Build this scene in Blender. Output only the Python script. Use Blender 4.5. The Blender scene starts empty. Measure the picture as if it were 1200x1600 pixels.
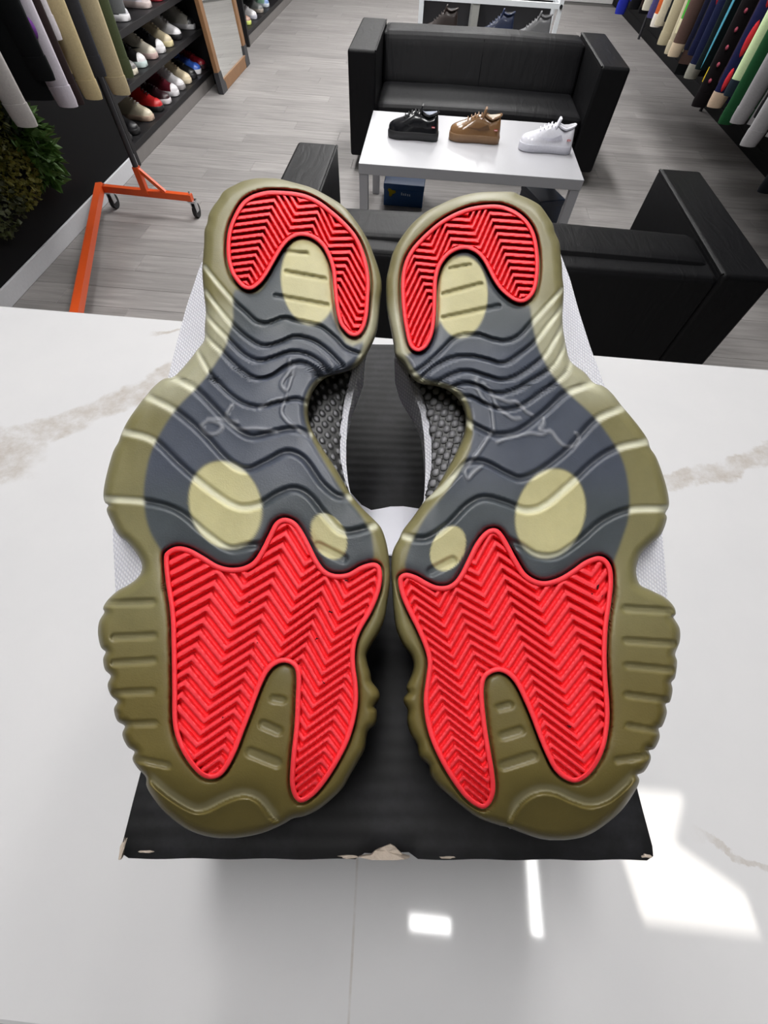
import bpy, bmesh, math, random
import numpy as np
from mathutils import Vector, Matrix
from mathutils.geometry import tessellate_polygon
random.seed(7); RNG = np.random.default_rng(7)
S = bpy.context.scene
COL = S.collection
# ------------------------------------------------------------------ camera
FPX = 633.04
CAMPOS = np.array([0.0, 0.0, 1.4274])
def _basis():
    pit, rol, yaw = math.radians(59.572), math.radians(3.39), math.radians(-2.108)
    fw = np.array([math.sin(yaw), math.cos(yaw), 0]); rt = np.array([math.cos(yaw), -math.sin(yaw), 0]); up = np.array([0, 0, 1.])
    a = math.cos(pit) * fw - math.sin(pit) * up
    u = math.sin(pit) * fw + math.cos(pit) * up
    return math.cos(rol) * rt + math.sin(rol) * u, -math.sin(rol) * rt + math.cos(rol) * u, a
CR, CU, CA = _basis()
cd = bpy.data.cameras.new('camera'); cam = bpy.data.objects.new('camera', cd); COL.objects.link(cam)
cd.sensor_fit = 'HORIZONTAL'; cd.sensor_width = 36.0; cd.lens = 36.0 * FPX / 1200.0; cd.clip_start = 0.01; cd.clip_end = 60
M = Matrix(((CR[0], CU[0], -CA[0], CAMPOS[0]), (CR[1], CU[1], -CA[1], CAMPOS[1]), (CR[2], CU[2], -CA[2], CAMPOS[2]), (0, 0, 0, 1)))
cam.matrix_world = M
S.camera = cam
# ------------------------------------------------------------------ world, sun, exposure
S.view_settings.view_transform = 'Standard'; S.view_settings.look = 'None'
S.view_settings.gamma = 1.0; S.view_settings.use_curve_mapping = False
S.view_settings.exposure = 0.0
w = bpy.data.worlds.new('world'); S.world = w; w.use_nodes = True
w.node_tree.nodes['Background'].inputs[0].default_value = (0.75, 0.86, 1.0, 1)
w.node_tree.nodes['Background'].inputs[1].default_value = 0.6
SUN_DIR = np.array([-0.22, 0.80, -0.56]); SUN_DIR /= np.linalg.norm(SUN_DIR)
sl = bpy.data.lights.new('sun', 'SUN'); sl.energy = 4.5; sl.angle = math.radians(0.12); sl.color = (1.0, 0.95, 0.86)
so = bpy.data.objects.new('sun', sl); COL.objects.link(so)
so.rotation_euler = Vector(SUN_DIR).to_track_quat('-Z', 'Y').to_euler(); so.location = (1, -6, 6)
LAMP_W = 42.0        # power of one ceiling panel
# ------------------------------------------------------------------ pixel helpers (a pixel gives a direction; the surface gives the distance)
def rays(px, py):
    px = np.asarray(px, float); py = np.asarray(py, float)
    return ((px - 600) / FPX)[..., None] * CR - ((py - 800) / FPX)[..., None] * CU + CA
def on_axis(px, py, ax, val):
    d = rays(px, py); return CAMPOS + d * ((val - CAMPOS[ax]) / d[..., ax])[..., None]
# ------------------------------------------------------------------ object helpers
def mesh_obj(name, verts, faces, mat=None, parent=None, smooth=False, sharp=None):
    me = bpy.data.meshes.new(name)
    me.from_pydata([tuple(v) for v in verts], [], [tuple(f) for f in faces]); me.update()
    if mat: me.materials.append(mat)
    o = bpy.data.objects.new(name, me); COL.objects.link(o)
    if parent: o.parent = parent
    if smooth: shade(o, sharp)
    return o
def shade(o, sharp=None):
    me = o.data
    me.polygons.foreach_set('use_smooth', [True] * len(me.polygons))
    if sharp is not None:
        me.set_sharp_from_angle(angle=math.radians(sharp))
    me.update()
def bm_obj(name, bm, mat=None, parent=None, smooth=True, sharp=40):
    bmesh.ops.recalc_face_normals(bm, faces=bm.faces)
    me = bpy.data.meshes.new(name); bm.to_mesh(me); bm.free()
    if mat: me.materials.append(mat)
    o = bpy.data.objects.new(name, me); COL.objects.link(o)
    if parent: o.parent = parent
    if smooth: shade(o, sharp)
    return o
def empty(name, loc=(0, 0, 0), rz=0.0):
    o = bpy.data.objects.new(name, None); COL.objects.link(o); o.location = loc; o.rotation_euler = (0, 0, rz); o.empty_display_size = .05
    return o
def tag(o, label, cat, group=None):
    o['label'] = label; o['category'] = cat
    if group: o['group'] = group
    return o
def struct(o):
    o['kind'] = 'structure'; return o
def box_bm(x0, x1, y0, y1, z0, z1, bev=0.0, seg=2, bm=None):
    own = bm is None
    if own: bm = bmesh.new()
    r = bmesh.ops.create_cube(bm, size=1)
    vs = r['verts']
    for v in vs:
        v.co = Vector(((x0 + x1) / 2 + v.co.x * (x1 - x0), (y0 + y1) / 2 + v.co.y * (y1 - y0), (z0 + z1) / 2 + v.co.z * (z1 - z0)))
    if bev > 0:
        es = list({e for v in vs for e in v.link_edges})
        bmesh.ops.bevel(bm, geom=es, offset=bev, segments=seg, profile=0.5, affect='EDGES')
    return bm
def box(name, x0, x1, y0, y1, z0, z1, mat, parent=None, bev=0.004, seg=2):
    o = bm_obj(name, box_bm(x0, x1, y0, y1, z0, z1, bev, seg), mat, parent, smooth=bev > .006, sharp=50)
    if bev > .006:
        wn = o.modifiers.new('weighted_normals', 'WEIGHTED_NORMAL'); wn.weight = 100; wn.keep_sharp = True
    return o
def tube_bm(pts, rad, n=10, bm=None, cap=True, sq=False):
    if bm is None: bm = bmesh.new()
    pts = [Vector(p) for p in pts]; rings = []
    rad = rad if hasattr(rad, '__len__') else [rad] * len(pts)
    for i, p in enumerate(pts):
        t = (pts[min(i + 1, len(pts) - 1)] - pts[max(i - 1, 0)]).normalized()
        ref = Vector((0, 0, 1)) if abs(t.z) < .9 else Vector((0, 1, 0))
        s = t.cross(ref).normalized(); q = s.cross(t).normalized()
        ring = []
        for k in range(n):
            an = 2 * math.pi * (k + .5) / n
            ring.append(bm.verts.new(p + (s * math.cos(an) + q * math.sin(an)) * rad[i] * (1.2 if sq else 1)))
        rings.append(ring)
    for a_, b_ in zip(rings[:-1], rings[1:]):
        for k in range(n): bm.faces.new((a_[k], a_[(k + 1) % n], b_[(k + 1) % n], b_[k]))
    if cap: bm.faces.new(rings[0][::-1]); bm.faces.new(rings[-1])
    return bm
# ------------------------------------------------------------------ materials
def new_mat(name):
    m = bpy.data.materials.new(name); m.use_nodes = True
    nt = m.node_tree; return m, nt, nt.nodes['Principled BSDF']
def N(nt, t, **kw):
    n = nt.nodes.new(t)
    for k, v in kw.items():
        if k == 'ins':
            for a_, b_ in v.items(): n.inputs[a_].default_value = b_
        else: setattr(n, k, v)
    return n
def L(nt, a_, b_): nt.links.new(a_, b_)
def simple(name, col, rough=.5, metal=0.0, bump=0.0, scale=60.0, var=0.08, spec=.5, coat=0.0):
    m, nt, b = new_mat(name)
    tc = N(nt, 'ShaderNodeTexCoord'); no = N(nt, 'ShaderNodeTexNoise', ins={'Scale': scale, 'Detail': 4.0})
    L(nt, tc.outputs['Object'], no.inputs['Vector'])
    mx = N(nt, 'ShaderNodeMix', data_type='RGBA', ins={'A': (*[c * (1 - var) for c in col], 1), 'B': (*[min(1, c * (1 + var)) for c in col], 1)})
    L(nt, no.outputs['Fac'], mx.inputs['Factor']); L(nt, mx.outputs['Result'], b.inputs['Base Color'])
    b.inputs['Roughness'].default_value = rough; b.inputs['Metallic'].default_value = metal
    b.inputs['Specular IOR Level'].default_value = spec; b.inputs['Coat Weight'].default_value = coat
    if bump > 0:
        bp = N(nt, 'ShaderNodeBump', ins={'Strength': bump, 'Distance': .002}); L(nt, no.outputs['Fac'], bp.inputs['Height']); L(nt, bp.outputs['Normal'], b.inputs['Normal'])
    return m
def s2l(*c):
    return tuple(((v / 255) / 12.92 if v <= 10 else (((v / 255) + .055) / 1.055) ** 2.4) for v in c)
_cache = {}
def cloth(rgb):
    k = ('cloth', rgb)
    if k not in _cache: _cache[k] = simple('cloth_%d_%d_%d' % rgb, s2l(*rgb), rough=.9, bump=.25, scale=180, var=.16, spec=.15)
    return _cache[k]
def leather(rgb, rough=.38):
    k = ('lea', rgb, rough)
    if k not in _cache: _cache[k] = simple('shoe_leather_%d_%d_%d' % rgb, s2l(*rgb), rough=rough, bump=.08, scale=90, var=.1, coat=.15)
    return _cache[k]
MAT_BLACKWALL = simple('black_wall_paint', s2l(14, 14, 16), .7, bump=.1, scale=30, spec=.15)
MAT_WHITEWALL = simple('white_wall_paint', s2l(225, 224, 222), .7)
MAT_CEIL = simple('ceiling_paint', s2l(205, 205, 205), .8)
MAT_BASEB = simple('baseboard_paint', s2l(205, 206, 210), .45)
MAT_ORANGE = simple('orange_powdercoat', s2l(214, 84, 34), .38, var=.05)
MAT_BLACKMETAL = simple('black_metal', s2l(48, 48, 52), .42, var=.06)
MAT_CHROME = simple('bright_steel', (.62, .63, .65), .22, metal=1.0)
MAT_RUBBER = simple('black_rubber', s2l(24, 24, 26), .55)
MAT_TABLE = simple('white_laminate', s2l(170, 170, 174), .32, var=.02)
MAT_SHELF = simple('dark_laminate', s2l(30, 29, 31), .5, var=.12, scale=12, spec=.3)
MAT_WOOD = simple('mirror_oak', s2l(134, 98, 66), .5, var=.22, scale=14)
MAT_WHITEMETAL = simple('white_rack_metal', s2l(222, 226, 230), .35, var=.03)
def make_leather_sofa():
    m, nt, b = new_mat('black_sofa_leather')
    tc = N(nt, 'ShaderNodeTexCoord')
    n1 = N(nt, 'ShaderNodeTexNoise', ins={'Scale': 260.0, 'Detail': 3.0}); n2 = N(nt, 'ShaderNodeTexNoise', ins={'Scale': 7.0, 'Detail': 5.0, 'Distortion': 1.2})
    mp = N(nt, 'ShaderNodeMapping'); mp.inputs['Scale'].default_value = (2.6, .55, .8)
    L(nt, tc.outputs['Object'], n1.inputs['Vector']); L(nt, tc.outputs['Object'], mp.inputs['Vector']); L(nt, mp.outputs['Vector'], n2.inputs['Vector'])
    b1 = N(nt, 'ShaderNodeBump', ins={'Strength': .25, 'Distance': .0006}); b2 = N(nt, 'ShaderNodeBump', ins={'Strength': .22, 'Distance': .015})
    L(nt, n1.outputs['Fac'], b1.inputs['Height']); L(nt, n2.outputs['Fac'], b2.inputs['Height']); L(nt, b1.outputs['Normal'], b2.inputs['Normal']); L(nt, b2.outputs['Normal'], b.inputs['Normal'])
    b.inputs['Base Color'].default_value = (*s2l(17, 17, 19), 1); b.inputs['Roughness'].default_value = .5; b.inputs['Specular IOR Level'].default_value = .15
    return m
MAT_SOFA = make_leather_sofa()
def make_plank():
    m, nt, b = new_mat('grey_vinyl_plank')
    tc = N(nt, 'ShaderNodeTexCoord'); oi = N(nt, 'ShaderNodeObjectInfo')
    ad = N(nt, 'ShaderNodeVectorMath', operation='SCALE'); cx = N(nt, 'ShaderNodeCombineXYZ')
    L(nt, oi.outputs['Random'], cx.inputs['X']); L(nt, oi.outputs['Random'], cx.inputs['Y']); L(nt, cx.outputs[0], ad.inputs[0]); ad.inputs['Scale'].default_value = 37.0
    a2 = N(nt, 'ShaderNodeVectorMath', operation='ADD'); L(nt, tc.outputs['Object'], a2.inputs[0]); L(nt, ad.outputs[0], a2.inputs[1])
    mp = N(nt, 'ShaderNodeMapping'); mp.inputs['Scale'].default_value = (1.1, 13.0, 1.0); L(nt, a2.outputs[0], mp.inputs['Vector'])
    n1 = N(nt, 'ShaderNodeTexNoise', ins={'Scale': 2.2, 'Detail': 7.0, 'Roughness': .62, 'Distortion': .5}); L(nt, mp.outputs[0], n1.inputs['Vector'])
    rp = N(nt, 'ShaderNodeValToRGB'); L(nt, n1.outputs['Fac'], rp.inputs['Fac'])
    rp.color_ramp.elements[0].position = .28; rp.color_ramp.elements[0].color = (*s2l(127, 124, 123), 1)
    rp.color_ramp.elements[1].position = .72; rp.color_ramp.elements[1].color = (*s2l(160, 156, 154), 1)
    hv = N(nt, 'ShaderNodeHueSaturation'); L(nt, rp.outputs['Color'], hv.inputs['Color'])
    mr = N(nt, 'ShaderNodeMapRange', ins={'To Min': .88, 'To Max': 1.08}); L(nt, oi.outputs['Random'], mr.inputs['Value']); L(nt, mr.outputs[0], hv.inputs['Value'])
    L(nt, hv.outputs['Color'], b.inputs['Base Color']); b.inputs['Roughness'].default_value = .55; b.inputs['Specular IOR Level'].default_value = .25
    bp = N(nt, 'ShaderNodeBump', ins={'Strength': .12, 'Distance': .001}); L(nt, n1.outputs['Fac'], bp.inputs['Height']); L(nt, bp.outputs['Normal'], b.inputs['Normal'])
    return m
MAT_PLANK = make_plank()
def make_marble():
    m, nt, b = new_mat('white_marble_quartz')
    tc = N(nt, 'ShaderNodeTexCoord'); sx = N(nt, 'ShaderNodeSeparateXYZ')
    nz = N(nt, 'ShaderNodeTexNoise', ins={'Scale': 9.0, 'Detail': 8.0, 'Roughness': .62}); L(nt, tc.outputs['Object'], nz.inputs['Vector'])
    sub = N(nt, 'ShaderNodeVectorMath', operation='SUBTRACT'); sub.inputs[1].default_value = (.5, .5, .5); L(nt, nz.outputs['Color'], sub.inputs[0])
    sc = N(nt, 'ShaderNodeVectorMath', operation='SCALE'); sc.inputs['Scale'].default_value = .085; L(nt, sub.outputs[0], sc.inputs[0])
    ad = N(nt, 'ShaderNodeVectorMath', operation='ADD'); L(nt, tc.outputs['Object'], ad.inputs[0]); L(nt, sc.outputs[0], ad.inputs[1])
    L(nt, ad.outputs[0], sx.inputs[0])
    fine = N(nt, 'ShaderNodeTexNoise', ins={'Scale': 38.0, 'Detail': 8.0, 'Roughness': .7}); L(nt, tc.outputs['Object'], fine.inputs['Vector'])
    def mth(op, *v):
        n = N(nt, 'ShaderNodeMath', operation=op)
        for i, x in enumerate(v):
            if hasattr(x, 'is_linked') or hasattr(x, 'links'): L(nt, x, n.inputs[i])
            else: n.inputs[i].default_value = x
        return n.outputs[0]
    raw = N(nt, 'ShaderNodeSeparateXYZ'); L(nt, tc.outputs['Object'], raw.inputs[0])
    def band(x0, y0, x1, y1, wd, soft, sx=sx):
        dx, dy = x1 - x0, y1 - y0; ln = math.hypot(dx, dy); nx, ny = -dy / ln, dx / ln; tx, ty = dx / ln, dy / ln
        dist = mth('ABSOLUTE', mth('ADD', mth('MULTIPLY', sx.outputs[0], nx), mth('ADD', mth('MULTIPLY', sx.outputs[1], ny), -(x0 * nx + y0 * ny))))
        along = mth('ADD', mth('MULTIPLY', sx.outputs[0], tx), mth('ADD', mth('MULTIPLY', sx.outputs[1], ty), -(x0 * tx + y0 * ty)))
        m1 = N(nt, 'ShaderNodeMapRange', interpolation_type='SMOOTHSTEP', ins={'From Min': wd, 'From Max': wd + soft, 'To Min': 1.0, 'To Max': 0.0}); L(nt, dist, m1.inputs['Value'])
        m2 = N(nt, 'ShaderNodeMapRange', interpolation_type='SMOOTHSTEP', ins={'From Min': -.01, 'From Max': .01}); L(nt, along, m2.inputs['Value'])
        m3 = N(nt, 'ShaderNodeMapRange', interpolation_type='SMOOTHSTEP', ins={'From Min': ln - .01, 'From Max': ln + .01, 'To Min': 1.0, 'To Max': 0.0}); L(nt, along, m3.inputs['Value'])
        return mth('MULTIPLY', m1.outputs[0], mth('MULTIPLY', m2.outputs[0], m3.outputs[0]))
    b1 = band(-.62, .20, -.40, .262, .032, .012); b1b = band(-.43, .262, -.25, .445, .013, .010)
    b2 = band(.315, .298, .62, .41, .008, .006); b3 = mth('MULTIPLY', band(-.003, -.045, .006, -.22, .0003, .0009, raw), .75); b4 = band(.252, -.038, .50, -.10, .0016, .002)
    b5 = band(-.35, .47, -.29, .50, .002, .003)
    tot = mth('MAXIMUM', mth('MAXIMUM', b1, b1b), mth('MAXIMUM', b2, mth('MAXIMUM', b3, mth('MAXIMUM', b4, b5))))
    tex = N(nt, 'ShaderNodeMapRange', ins={'From Min': .35, 'From Max': .68, 'To Min': .1, 'To Max': 1.0}); L(nt, fine.outputs['Fac'], tex.inputs['Value'])
    fac = mth('MULTIPLY', tot, tex.outputs[0])
    cloud = N(nt, 'ShaderNodeMix', data_type='RGBA', ins={'A': (*s2l(210, 210, 212), 1), 'B': (*s2l(222, 221, 222), 1)}); L(nt, nz.outputs['Fac'], cloud.inputs['Factor'])
    mx = N(nt, 'ShaderNodeMix', data_type='RGBA', ins={'B': (*s2l(184, 176, 168), 1)}); L(nt, fac, mx.inputs['Factor']); L(nt, cloud.outputs['Result'], mx.inputs['A'])
    L(nt, mx.outputs['Result'], b.inputs['Base Color']); b.inputs['Roughness'].default_value = .05; b.inputs['Specular IOR Level'].default_value = .5
    return m
MAT_MARBLE = make_marble()
def make_lid():
    m, nt, b = new_mat('black_corrugated_card')
    tc = N(nt, 'ShaderNodeTexCoord')
    wv = N(nt, 'ShaderNodeTexWave', bands_direction='Y', ins={'Scale': 42.0, 'Distortion': .6, 'Detail': 2.0, 'Detail Scale': 2.0}); L(nt, tc.outputs['Object'], wv.inputs['Vector'])
    no = N(nt, 'ShaderNodeTexNoise', ins={'Scale': 30.0, 'Detail': 6.0, 'Roughness': .7}); L(nt, tc.outputs['Object'], no.inputs['Vector'])
    rp = N(nt, 'ShaderNodeValToRGB'); L(nt, no.outputs['Fac'], rp.inputs['Fac'])
    rp.color_ramp.elements[0].position = .45; rp.color_ramp.elements[0].color = (*s2l(14, 14, 16), 1)
    rp.color_ramp.elements[1].position = .85; rp.color_ramp.elements[1].color = (*s2l(40, 40, 45), 1)
    L(nt, rp.outputs['Color'], b.inputs['Base Color']); b.inputs['Roughness'].default_value = .55; b.inputs['Specular IOR Level'].default_value = .25
    ad = N(nt, 'ShaderNodeMath', operation='MULTIPLY_ADD', ins={1: .5}); L(nt, wv.outputs['Fac'], ad.inputs[0]); L(nt, no.outputs['Fac'], ad.inputs[2])
    bp = N(nt, 'ShaderNodeBump', ins={'Strength': .35, 'Distance': .0006}); L(nt, ad.outputs[0], bp.inputs['Height']); L(nt, bp.outputs['Normal'], b.inputs['Normal'])
    return m
MAT_LID = make_lid()
MAT_KRAFT = simple('torn_paper_fibre', s2l(190, 176, 162), .9, bump=.5, scale=300, var=.15)
MAT_PAPER = simple('pale_tissue_paper', s2l(240, 240, 248), .8, bump=.2, scale=40, var=.03)
def make_outsole():
    m, nt, b = new_mat('yellowed_clear_rubber')
    at = N(nt, 'ShaderNodeAttribute', attribute_name='tint'); tc = N(nt, 'ShaderNodeTexCoord')
    no = N(nt, 'ShaderNodeTexNoise', ins={'Scale': 1400.0, 'Detail': 2.0}); L(nt, tc.outputs['Object'], no.inputs['Vector'])
    n2 = N(nt, 'ShaderNodeTexNoise', ins={'Scale': 55.0, 'Detail': 6.0, 'Roughness': .65}); L(nt, tc.outputs['Object'], n2.inputs['Vector'])
    mr = N(nt, 'ShaderNodeMapRange', ins={'To Min': .76, 'To Max': 1.22}); L(nt, n2.outputs['Fac'], mr.inputs['Value'])
    hv = N(nt, 'ShaderNodeHueSaturation'); L(nt, at.outputs['Color'], hv.inputs['Color']); L(nt, mr.outputs[0], hv.inputs['Value'])
    L(nt, hv.outputs['Color'], b.inputs['Base Color'])
    b.inputs['Roughness'].default_value = .42; b.inputs['Specular IOR Level'].default_value = .42
    b.inputs['Subsurface Weight'].default_value = .12; b.inputs['Subsurface Radius'].default_value = (.006, .005, .003); b.inputs['Subsurface Scale'].default_value = .5
    bp = N(nt, 'ShaderNodeBump', ins={'Strength': .16, 'Distance': .0004}); L(nt, no.outputs['Fac'], bp.inputs['Height']); L(nt, bp.outputs['Normal'], b.inputs['Normal'])
    return m
MAT_OUTSOLE = make_outsole()
MAT_RED = simple('infrared_rubber', (1.0, .05, .066), .5, bump=.1, scale=900, var=.03, spec=.3)
def make_mesh_fabric():
    m, nt, b = new_mat('white_ballistic_mesh')
    tc = N(nt, 'ShaderNodeTexCoord')
    vs = []
    for d in ('X', 'DIAGONAL'):
        wv = N(nt, 'ShaderNodeTexWave', bands_direction=d, ins={'Scale': 260.0, 'Distortion': .3}); L(nt, tc.outputs['Object'], wv.inputs['Vector']); vs.append(wv)
    mu = N(nt, 'ShaderNodeMath', operation='MULTIPLY'); L(nt, vs[0].outputs['Fac'], mu.inputs[0]); L(nt, vs[1].outputs['Fac'], mu.inputs[1])
    mx = N(nt, 'ShaderNodeMix', data_type='RGBA', ins={'A': (*s2l(206, 206, 216), 1), 'B': (*s2l(246, 246, 250), 1)}); L(nt, mu.outputs[0], mx.inputs['Factor']); L(nt, mx.outputs['Result'], b.inputs['Base Color'])
    bp = N(nt, 'ShaderNodeBump', ins={'Strength': .5, 'Distance': .0006}); L(nt, mu.outputs[0], bp.inputs['Height']); L(nt, bp.outputs['Normal'], b.inputs['Normal'])
    b.inputs['Roughness'].default_value = .75
    return m
MAT_MESHFAB = make_mesh_fabric()
def make_carbon():
    m, nt, b = new_mat('black_carbon_plate')
    at = N(nt, 'ShaderNodeAttribute', attribute_name='tint'); L(nt, at.outputs['Color'], b.inputs['Base Color'])
    b.inputs['Roughness'].default_value = .45
    return m
MAT_CARBON = make_carbon()
def make_emit(name, col, s):
    m, nt, b = new_mat(name); b.inputs['Base Color'].default_value = (.8, .8, .8, 1)
    b.inputs['Emission Color'].default_value = (*col, 1); b.inputs['Emission Strength'].default_value = s
    return m
MAT_DIFF = make_emit('lamp_diffuser', (1, .98, .95), 5.0)
# ------------------------------------------------------------------ setting
XL, XR, YB, YF, ZC = -2.58, 2.9, 11.0, -2.4, 3.1
XP = -2.215                                   # face of the black partition and of the shelf units
floor = struct(box('floor', XL - .1, XR + .1, YF - .1, YB + .1, -.12, -.006, simple('subfloor', s2l(90, 88, 86), .8), bev=0))
PW, PL = .182, 1.22
_pm = {}
def plank(x0, x1, y0):
    w_ = round(x1 - x0, 3)
    if w_ not in _pm:
        o = box('plank', -w_ / 2 + .0007, w_ / 2 - .0007, -PW / 2 + .0007, PW / 2 - .0007, -.006, 0, MAT_PLANK, floor, bev=.0012, seg=1); _pm[w_] = o.data
    else:
        o = bpy.data.objects.new('plank', _pm[w_]); COL.objects.link(o); o.parent = floor
    o.location = ((x0 + x1) / 2, y0 + PW / 2, 0)
offs = [0, .44, .86, .21, .63, 1.05, .33]
r = 0; y = 1.28
while y < 10.6:
    x = XL - offs[r % 7]
    while x < XR:
        a0, a1 = max(x, XL), min(x + PL, XR)
        if a1 - a0 > .03: plank(a0, a1, y)
        x += PL
    y += PW; r += 1
struct(box('floor', XL, XR, YF, 1.28, -.006, 0, simple('vinyl_floor_behind_counter', s2l(150, 147, 145), .5), bev=0))
struct(box('ceiling', XL - .1, XR + .1, YF - .1, YB + .1, ZC, ZC + .1, MAT_CEIL, bev=0))
struct(box('wall_back', XL - .1, XR + .1, YB, YB + .1, 0, ZC, MAT_WHITEWALL, bev=0))
struct(box('wall_right', XR, XR + .1, YF, YB, 0, ZC, MAT_BLACKWALL, bev=0))
struct(box('wall_left', XL - .1, XL, 3.74, YB, 0, ZC, MAT_BLACKWALL, bev=0))
struct(box('wall_left', XL - .1, XP, YF, 3.74, 0, ZC, MAT_BLACKWALL, bev=0))
struct(box('baseboard_left', XP, XP + .014, YF, 3.735, 0, .09, MAT_BASEB, bev=.004))
struct(box('baseboard_right', XR - .014, XR, YF, YB, 0, .09, MAT_BLACKWALL, bev=.004))
# unseen front wall; its bare opening is shaped to cast the counter's sun patch
ZCOUNT = 1.054
patch = [(.186, -.0085), (.245, -.0085), (.229, -.039), (.272, -.0635), (.274, -.0845), (.196, -.0845), (.186, -.04)]
hole = []
for (hx, hy) in patch:
    t = (YF - hy) / SUN_DIR[1]; hole.append((hx + SUN_DIR[0] * t, ZCOUNT + SUN_DIR[2] * t))
outer = [(XL - .1, 0), (XR + .1, 0), (XR + .1, ZC), (XL - .1, ZC)]
tris = tessellate_polygon([[Vector((a_, b_, 0)) for a_, b_ in outer], [Vector((a_, b_, 0)) for a_, b_ in hole]])
struct(mesh_obj('wall_front', [(a_, YF, b_) for a_, b_ in outer + hole], tris, simple('front_wall_paint', s2l(110, 108, 106), .8)))
# ceiling lamps
def ceiling_lamp(x, y, lx, ly, power, label):
    t = tag(empty('ceiling_lamp', (x, y, ZC)), label, 'ceiling lamp', 'linear ceiling lamps')
    box('housing', -lx / 2 - .02, lx / 2 + .02, -ly / 2 - .02, ly / 2 + .02, -.05, 0, MAT_WHITEMETAL, t)
    box('diffuser', -lx / 2, lx / 2, -ly / 2, ly / 2, -.062, -.045, MAT_DIFF, t, bev=.002)
    ld = bpy.data.lights.new('lamp_light', 'AREA'); ld.shape = 'RECTANGLE'; ld.size = lx; ld.size_y = ly; ld.energy = power; ld.color = (1.0, .99, .98)
    lo = bpy.data.objects.new('lamp_light', ld); COL.objects.link(lo); lo.parent = t; lo.location = (0, 0, -.075)
ceiling_lamp(-.2, .5, .3, 1.2, 22.5, 'added unseen ceiling lamp that brightens the marble counter')  # extra lamp added to lift the light on the counter
for i, (x, y) in enumerate([(-.9, 2.5), (.7, 2.2), (-1.0, 4.2), (.3, 4.3), (-1.0, 6.6), (.3, 6.7), (-.8, 9.2), (.8, 9.2)]):
    ceiling_lamp(x, y, .3, 1.2, 22.0 if y < 3 else (LAMP_W * 1.25 if x > 0 else LAMP_W * .9), 'white linear lamp on the ceiling above the shop floor')
ceiling_lamp(.77, -.48, .045, .26, 1.0, 'short narrow lamp on the ceiling behind the counter')
ceiling_lamp(.32, -.61, .17, .05, .8, 'small square-ended lamp on the ceiling behind the counter')
# ------------------------------------------------------------------ counter
ct = tag(empty('counter', (0, 0, 0)), 'white marble-topped shop counter under the black shoe box', 'counter')
CTOP = ZCOUNT
top = box('countertop', -1.5, 1.5, -.1625, .508, CTOP - .04, CTOP, MAT_MARBLE, ct, bev=.003)
MAT_CAB = simple('counter_panel', s2l(210, 208, 206), .5)
box('counter_front_panel', -1.46, 1.46, .42, .44, 0, CTOP - .04, MAT_CAB, ct)
box('counter_side_panel', -1.46, -1.44, -.10, .42, 0, CTOP - .04, MAT_CAB, ct); box('counter_side_panel', 1.44, 1.46, -.10, .42, 0, CTOP - .04, MAT_CAB, ct)
box('counter_shelf', -1.44, 1.44, -.08, .42, .5, .52, MAT_CAB, ct)
# ------------------------------------------------------------------ shoe box
ZLID = 1.1837; BW, BD = .2498, .366
e1 = np.array([.249, .020]); e1 /= np.linalg.norm(e1); bang = math.atan2(e1[1], e1[0])
bc = np.array([-.110, -.053]) + e1 * BW / 2
sb = tag(empty('shoe_box', (bc[0], bc[1], CTOP), bang), 'worn black corrugated shoe box lying under the upturned pair of sneakers', 'shoe box')
HB = ZLID - CTOP
box('box_body', -BW / 2 + .003, BW / 2 - .003, .003, BD - .003, 0, HB - .004, MAT_LID, sb, bev=.002)
def make_lidmesh():
    bm = bmesh.new(); nx, ny = 60, 70
    vs = [[None] * (ny + 1) for _ in range(nx + 1)]
    for i in range(nx + 1):
        for j in range(ny + 1):
            x = -BW / 2 + BW * i / nx; y = BD * j / ny
            z = HB - .0006 * (math.sin(x * 60) * math.sin(y * 25 + 1)) * min(1, j / 4)
            if j == 0:
                d = abs(x + .002)
                y += .0002 * math.sin(x * 190) + (.0022 if d < .011 else 0); z -= .0006 + (.0012 if d < .012 else 0)
            if j == 0 and i in (0, nx): y += .0015; z -= .001
            vs[i][j] = bm.verts.new((x, y, z))
    for i in range(nx):
        for j in range(ny): bm.faces.new((vs[i][j], vs[i + 1][j], vs[i + 1][j + 1], vs[i][j + 1]))
    loop = [vs[i][0] for i in range(nx + 1)] + [vs[nx][j] for j in range(1, ny + 1)] + [vs[i][ny] for i in range(nx - 1, -1, -1)] + [vs[0][j] for j in range(ny - 1, 0, -1)]
    low = []
    for v in loop:
        low.append(bm.verts.new((v.co.x, v.co.y, HB - .055)))
    n = len(loop)
    for k in range(n): bm.faces.new((loop[k], low[k], low[(k + 1) % n], loop[(k + 1) % n]))
    return bm
lid = bm_obj('lid', make_lidmesh(), MAT_LID, sb, sharp=40)
def torn(name, cx, cy, wx, wy, n, mat, seed, zz=.0012):
    rnd = random.Random(seed); bm = bmesh.new(); pts = []
    for k in range(n):
        an = 2 * math.pi * k / n; rr = .55 + .55 * rnd.random()
        pts.append((cx + wx * rr * math.cos(an), cy + wy * rr * math.sin(an) + .0004))
    c0 = bm.verts.new((cx, cy, HB + zz)); ring = [bm.verts.new((a_, b_, HB + zz * rnd.uniform(-.3, 1.3))) for a_, b_ in pts]
    lowr = [bm.verts.new((a_, b_, HB - .0015)) for a_, b_ in pts]
    for k in range(n):
        bm.faces.new((c0, ring[k], ring[(k + 1) % n])); bm.faces.new((ring[k], lowr[k], lowr[(k + 1) % n], ring[(k + 1) % n]))
    return bm_obj(name, bm, mat, lid, smooth=False)
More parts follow.
